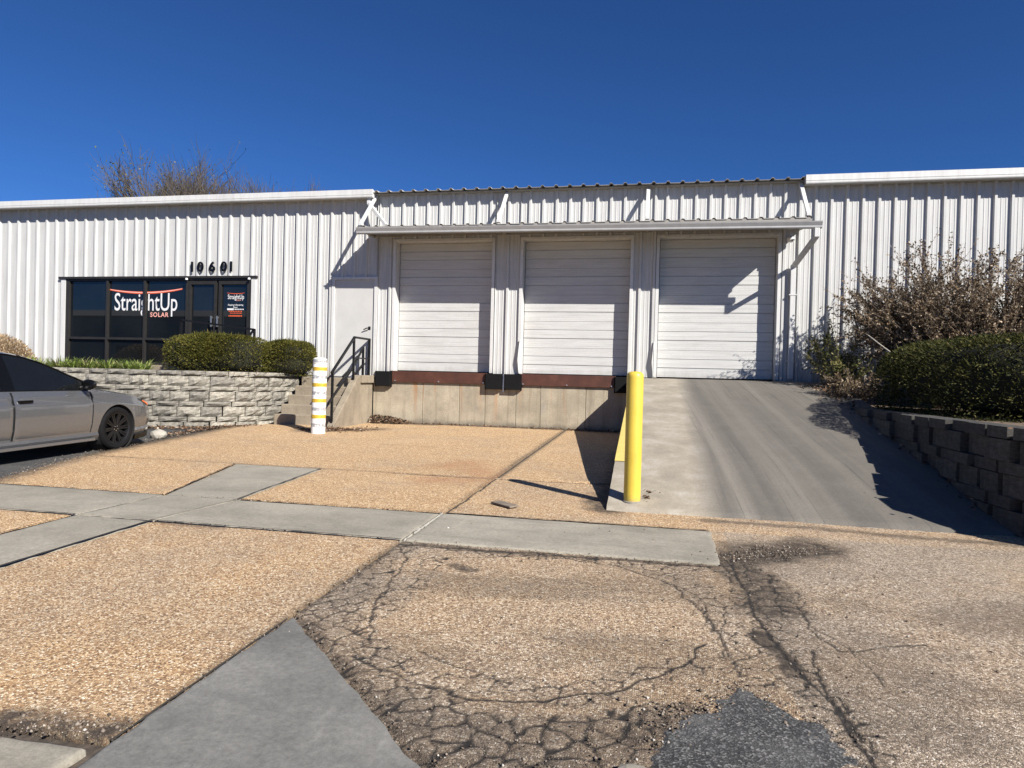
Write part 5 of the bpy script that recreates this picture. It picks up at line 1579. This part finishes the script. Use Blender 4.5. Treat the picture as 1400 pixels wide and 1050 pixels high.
# ================================================================== CAR
def car():
    root = empty('parked_car', (-9.02, -7.62, SLOPE * -7.62 - 0.02), 'grey sedan with black wheels parked nose first at the stone wall', 'car')
    root.rotation_euler = (R(1.15), 0, 0)
    ST = [  # y, z bottom, z edge (shoulder), z centre, half width
        (2.44, 0.30, 0.62, 0.66, 0.46), (2.40, 0.22, 0.68, 0.72, 0.62), (2.30, 0.19, 0.73, 0.78, 0.75), (2.12, 0.18, 0.775, 0.84, 0.835), (1.85, 0.17, 0.835, 0.90, 0.885),
        (1.5, 0.17, 0.885, 0.96, 0.905), (1.15, 0.17, 0.925, 1.01, 0.91), (0.9, 0.17, 0.945, 1.03, 0.915), (0.5, 0.17, 0.955, 1.0, 0.92), (0.0, 0.17, 0.965, 1.0, 0.922),
        (-0.6, 0.17, 0.975, 1.0, 0.922), (-1.1, 0.17, 0.985, 1.02, 0.92), (-1.6, 0.18, 0.995, 1.06, 0.91), (-2.0, 0.20, 1.0, 1.08, 0.885), (-2.3, 0.24, 0.985, 1.07, 0.83), (-2.42, 0.30, 0.95, 1.02, 0.72), (-2.46, 0.36, 0.86, 0.90, 0.60)]
    ys = np.array([s[0] for s in ST])[::-1]
    tab = np.array([s[1:] for s in ST])[::-1]
    def par(y): return [float(np.interp(y, ys, tab[:, k])) for k in range(4)]
    def section(y):
        zb, ze, zc, hw = par(y)
        h = ze - zb
        return [(0.0, zb), (hw - 0.16, zb), (hw - 0.055, zb + 0.02), (hw - 0.015, zb + 0.10), (hw - 0.03, zb + 0.14), (hw + 0.0, zb + 0.36 * h), (hw + 0.004, zb + 0.58 * h),
                (hw - 0.004, zb + 0.76 * h), (hw - 0.030, zb + 0.80 * h), (hw - 0.045, zb + 0.90 * h), (hw - 0.085, ze - 0.01), (hw - 0.15, ze + 0.010), (hw - 0.30, ze + 0.5 * (zc - ze)), (0.0, zc)]
    YY = np.concatenate([np.linspace(2.44, 2.0, 12), np.linspace(1.9, -1.9, 46), np.linspace(-2.0, -2.46, 12)])
    secs = [section(y) for y in YY]
    n = len(secs[0])
    vs = []; fs = []
    ring = 2 * n - 2
    for y, s in zip(YY, secs):
        full = [(x, z) for x, z in s] + [(-x, z) for x, z in s[-2:0:-1]]
        vs += [(x, y, z) for x, z in full]
    for i in range(len(YY) - 1):
        for k in range(ring):
            k2 = (k + 1) % ring
            fs.append((i * ring + k, i * ring + k2, (i + 1) * ring + k2, (i + 1) * ring + k))
    fs.append(tuple(range(ring))); fs.append(tuple((len(YY) - 1) * ring + k for k in range(ring))[::-1])
    body = MB().add(vs, fs).mesh('body')
    body.materials.append(MAT['car_paint'])
    bo = link('body', body, None, None)
    YF, YR, ZW, RW = 1.45, -1.375, 0.335, 0.372
    cut = MB()
    for yw in (YF, YR):
        for sx in (-1, 1):
            prof = [(0.0, sx * 0.62), (RW, sx * 0.62), (RW, sx * 1.2), (0.0, sx * 1.2)]
            c = MB().lathe(prof, 40, 'x', (0, yw, ZW))
            cut.add(c.v, c.f)
    cm = cut.mesh('cut'); co = link('cut', cm, 'dark_void')
    md = bo.modifiers.new('b', 'BOOLEAN'); md.object = co; md.operation = 'DIFFERENCE'; md.solver = 'EXACT'
    bpy.context.view_layer.update()
    me2 = bpy.data.meshes.new_from_object(bo.evaluated_get(bpy.context.evaluated_depsgraph_get()))
    bo.modifiers.clear(); bo.data = me2; me2.name = 'body'
    bpy.data.objects.remove(co)
    if len(me2.materials) == 0: me2.materials.append(MAT['car_paint'])
    shade(me2, 32); bo.parent = root
    # wheel wells
    for yw in (YF, YR):
        for sx in (-1, 1):
            MB().lathe([(0.0, sx * 0.63), (RW - 0.003, sx * 0.63), (RW - 0.003, sx * 0.885)], 40, 'x', (0, yw, ZW)).build('wheel_arch', 'dark_void', root)
    # lower black lip under the nose
    lip = MB()
    yl = np.linspace(2.43, 1.85, 12)
    for a, b in zip(yl[:-1], yl[1:]):
        za, ha = par(a)[0], par(a)[3] - 0.02; zb_, hb = par(b)[0], par(b)[3] - 0.02
        lip.add([(ha, a, za + 0.03), (hb, b, zb_ + 0.03), (hb - 0.02, b, zb_ - 0.05), (ha - 0.02, a, za - 0.05), (-ha, a, za + 0.03), (-hb, b, zb_ + 0.03), (-hb + 0.02, b, zb_ - 0.05), (-ha + 0.02, a, za - 0.05)],
                [(0, 1, 2, 3), (7, 6, 5, 4), (3, 2, 6, 7), (0, 4, 5, 1)])
    lip.build('bumper_lip', 'gloss_black', root)
    # greenhouse
    gy = [1.02, 0.8, 0.55, 0.3, 0.08, -0.15, -0.45, -0.8, -1.1, -1.35, -1.6, -1.85, -2.02]
    gt_ = [1.03, 1.155, 1.285, 1.388, 1.455, 1.492, 1.510, 1.506, 1.475, 1.412, 1.31, 1.18, 1.085]
    def gsec(y):
        zt = float(np.interp(-y, [-a for a in gy], gt_))
        zb = par(y)[1] + 0.0
        hb = par(y)[3] - 0.10
        k = max(0.02, zt - zb - 0.03)
        ht = hb - 0.10 * 0 - k * 0.50
        return [(hb, zb), (hb - k * 0.13, zb + k * 0.33), (hb - k * 0.30, zb + k * 0.66), (ht + 0.02, zt - 0.045 * min(1, k * 4)), (ht - 0.05, zt - 0.012), (ht * 0.5, zt + 0.012), (0, zt + 0.018)]
    GY = np.linspace(1.02, -2.02, 50)
    G = [gsec(y) for y in GY]
    def patch(rows, y0, y1, name, mat, both=True, off=0.0, parent=root, sides=(1, -1), smooth=40):
        mb = MB()
        for sx in sides:
            ii = [i for i, y in enumerate(GY) if y1 - 1e-6 <= y <= y0 + 1e-6]
            for i, j in zip(ii[:-1], ii[1:]):
                for a, b in zip(rows[:-1], rows[1:]):
                    q = [(G[i][a], GY[i]), (G[i][b], GY[i]), (G[j][b], GY[j]), (G[j][a], GY[j])]
                    mb.add([(sx * (p[0] + off), y, p[1] + off * 0.5) for p, y in q], [(0, 1, 2, 3)])
        me = mb.mesh(name)
        bm = bmesh.new(); bm.from_mesh(me); bmesh.ops.remove_doubles(bm, verts=bm.verts, dist=0.0005); bmesh.ops.recalc_face_normals(bm, faces=bm.faces); bm.to_mesh(me); bm.free()
        shade(me, smooth)
        return link(name, me, mat, parent)
    patch([3, 4, 5, 6], 0.06, -0.98, 'roof', 'car_paint')
    patch([4, 5, 6], 1.02, 0.05, 'windscreen', 'car_glass')
    patch([4, 5, 6], -0.97, -2.02, 'rear_window', 'car_glass')
    patch([3, 4], 1.02, 0.05, 'front_pillar', 'car_paint')
    patch([2, 3], -1.30, -2.02, 'rear_pillar', 'car_paint'); patch([0, 1, 2], -1.52, -2.02, 'rear_pillar', 'car_paint'); patch([3, 4], -0.97, -2.02, 'rear_pillar', 'car_paint')
    for sx in (1, -1):
        patch([0, 1, 2, 3], 0.98, -0.30, 'side_window', 'car_glass', sides=(sx,)); patch([0, 1, 2, 3], -0.29, -1.55, 'side_window', 'car_glass', sides=(sx,))
        patch([0, 1, 2, 3], -0.22, -0.42, 'door_pillar', 'gloss_black', off=0.004, sides=(sx,))
        MB().bar((sx * 0.905, 1.0, 0.215), (sx * 0.905, -0.95, 0.215), 0.02, 0.045).build('side_skirt', 'car_paint', root, bevel=0.006)
    patch([0, 1, 2, 3], 1.02, 0.88, 'mirror_base', 'gloss_black', off=0.004)
    # dark frame along the window top and belt
    for sx in (1, -1):
        for r_, w in ((3, 0.012), (0, 0.008)):
            ln = [(sx * (G[i][r_][0] + 0.002), GY[i], G[i][r_][1]) for i in range(len(GY)) if -1.55 < GY[i] < 0.97]
            MB().tube(ln, w, 6).build('window_frame', 'gloss_black', root, smooth=60)
    # doors: skins standing a hair proud so that their seams show
    def side_xz(y, t):
        s = section(y)[4:12]
        zz = [p[1] for p in s]; xx = [p[0] for p in s]
        z = zz[0] + (zz[-2] - zz[0]) * t
        return float(np.interp(z, zz, xx)), z
    def door(y0, y1, y0b, y1b, name='door', rear=False):
        for sx in (1, -1):
            mb = MB(); nx, nz = 26, 16
            vs = []
            for j in range(nz + 1):
                for i in range(nx + 1):
                    t = 0.02 + 0.96 * j / nz
                    a = y0b + (y0 - y0b) * t; b = y1b + (y1 - y1b) * t
                    y = a + (b - a) * i / nx
                    if rear and t < 0.75:        # cut round the rear wheel arch
                        zz = side_xz(y, t)[1]
                        if (y - YR) ** 2 + (zz - ZW) ** 2 < 0.43 ** 2 and y < YR + 0.43:
                            y = YR + math.sqrt(max(0, 0.43 ** 2 - (zz - ZW) ** 2))
                    x, z = side_xz(y, t)
                    o_ = 0.007 if 0 < i < nx and 0 < j < nz else -0.004
                    vs.append((sx * (x + o_), y, z))
            fs = [(j * (nx + 1) + i, j * (nx + 1) + i + 1, (j + 1) * (nx + 1) + i + 1, (j + 1) * (nx + 1) + i) for j in range(nz) for i in range(nx)]
            me = mb.add(vs, fs).mesh(name); shade(me, 25)
            d = link(name, me, 'car_paint', root)
            for e0, e1 in ((y0b, y0), (y1b, y1)):
                if rear and e1 == y1: continue
                sm = []
                for q in range(13):
                    t = 0.02 + 0.96 * q / 12
                    yy = e0 + (e1 - e0) * t
                    xx, zz = side_xz(yy, t); sm.append((sx * (xx + 0.001), yy, zz))
                MB().tube(sm, 0.0065, 5).build('door_seam', 'rubber', d, smooth=50)
            yh = y1 + 0.15 if not rear else y1 + 0.22
            x, z = side_xz(yh, 0.80)
            hb_ = MB().bar((sx * (x + 0.035), yh - 0.10, z), (sx * (x + 0.035), yh + 0.10, z), 0.022, 0.034)
            hb_.bar((sx * (x - 0.01), yh - 0.085, z), (sx * (x + 0.03), yh - 0.085, z), 0.03, 0.03).bar((sx * (x - 0.01), yh + 0.085, z), (sx * (x + 0.03), yh + 0.085, z), 0.03, 0.03)
            hb_.build('handle', 'gloss_black', d, bevel=0.006)
    door(0.98, -0.30, 0.93, -0.33)
    door(-0.315, -1.48, -0.345, -1.10, rear=True)
    # mirror
    for sx in (1, -1):
        bm = bmesh.new(); bmesh.ops.create_uvsphere(bm, u_segments=16, v_segments=10, radius=1.0)
        for v in bm.verts:
            v.co = Vector((v.co.x * 0.125 + sx * 0.985, (v.co.y * 0.065 if v.co.y > 0 else v.co.y * 0.04) + 0.80, v.co.z * 0.075 + 1.035))
        me = bpy.data.meshes.new('mirror'); bm.to_mesh(me); bm.free(); shade(me, 60)
        mo = link('mirror', me, 'gloss_black', root)
        MB().bar((sx * 0.80, 0.82, 0.985), (sx * 0.95, 0.80, 1.01), 0.05, 0.03).build('mirror_arm', 'gloss_black', mo)
    # lamps
    def on_side(y, t):
        return side_xz(y, t)
    for sx in (1, -1):
        def quadpatch(y0, y1, t0, t1, name, mat, off=0.006):
            vs = []; nx = 8; nz = 3
            for j in range(nz + 1):
                for i in range(nx + 1):
                    y = y0 + (y1 - y0) * i / nx
                    f = i / nx
                    t = t0 + (t1 - t0) * (j / nz) * (0.35 + 0.65 * f) + (t1 - t0) * (1 - f) * 0.55
                    x, z = side_xz(y, t); vs.append((sx * (x + off), y, z))
            fs = [(j * (nx + 1) + i, j * (nx + 1) + i + 1, (j + 1) * (nx + 1) + i + 1, (j + 1) * (nx + 1) + i) for j in range(nz) for i in range(nx)]
            me = MB().add(vs, fs).mesh(name); shade(me, 50)
            return link(name, me, mat, root)
        quadpatch(1.98, 2.40, 0.80, 0.99, 'headlight', 'gloss_black', 0.004)
        quadpatch(2.08, 2.30, 0.80, 0.95, 'side_marker', 'lens_orange', 0.010)
        quadpatch(-2.0, -2.40, 0.66, 0.95, 'tail_light', 'lens_orange', 0.006)
    # wheels
    proto = None
    for yw in (YF, YR):
        for sx in (1, -1):
            if proto is None:
                w = link('wheel', MB().lathe([(0.0, 0.02), (0.06, 0.02), (0.065, 0.055), (0.05, 0.066), (0.0, 0.068)], 20, 'x').mesh('wheel', 40), 'gloss_black', root)
                MB().lathe([(0.235, -0.105), (0.30, -0.108), (0.325, -0.085), (0.334, -0.05), (0.334, 0.05), (0.325, 0.085), (0.30, 0.106), (0.262, 0.104), (0.238, 0.09)], 48, 'x').build('tyre', 'rubber', w, smooth=40)
                rm = MB().lathe([(0.238, 0.088), (0.244, 0.098), (0.226, 0.088), (0.215, 0.06), (0.212, -0.09)], 48, 'x')
                for k in range(10):
                    a = 2 * math.pi * k / 10
                    for da in (-0.085, 0.085):
                        c1 = (0.052, 0.055 * math.cos(a + da * 2), 0.055 * math.sin(a + da * 2)); c2 = (0.075, 0.225 * math.cos(a + da), 0.225 * math.sin(a + da))
                        rm.bar(c1, c2, 0.020, 0.028, (1, 0, 0))
                rm.build('rim', 'black_metal', w, smooth=30)
                MB().lathe([(0.0, -0.02), (0.15, -0.02), (0.15, 0.0), (0.0, 0.0)], 24, 'x').build('brake_disc', 'dark_void', w)
                nt_ = MB()
                for k in range(5):
                    a = 2 * math.pi * k / 5 + 0.3
                    nt_.tube([(0.05, 0.036 * math.cos(a), 0.036 * math.sin(a)), (0.07, 0.036 * math.cos(a), 0.036 * math.sin(a))], 0.008, 6)
                nt_.build('wheel_nuts', 'steel', w)
                proto = w
            else:
                w = copy_tree(proto, root)
            w.location = (sx * 0.80, yw, ZW)
            w.rotation_euler = (random.uniform(0, 1), 0, 0 if sx > 0 else math.pi)
    # sill trim and panel gap behind the front wheel
    return root
car()

# ================================================================== what the storefront glass mirrors
sh = empty('storage_building', (-45, -52, -0.8), 'pale low building across the lot, seen only mirrored in the storefront glass', 'building')
for nm, mb, mt in (('wall', MB().box(-34, 16, -8, 8, -0.5, 7.2), 'shed_wall'), ('roof', MB().extrude([(-8.4, 7.2), (8.4, 7.2), (0, 8.6)], 'x', -34.5, 16.5), 'roof_sheet'), ('loading_door', MB().box(-8, 14, 8.01, 8.2, -0.4, 4.2), 'shed_dark')):
    mb.build(nm, mt, sh)
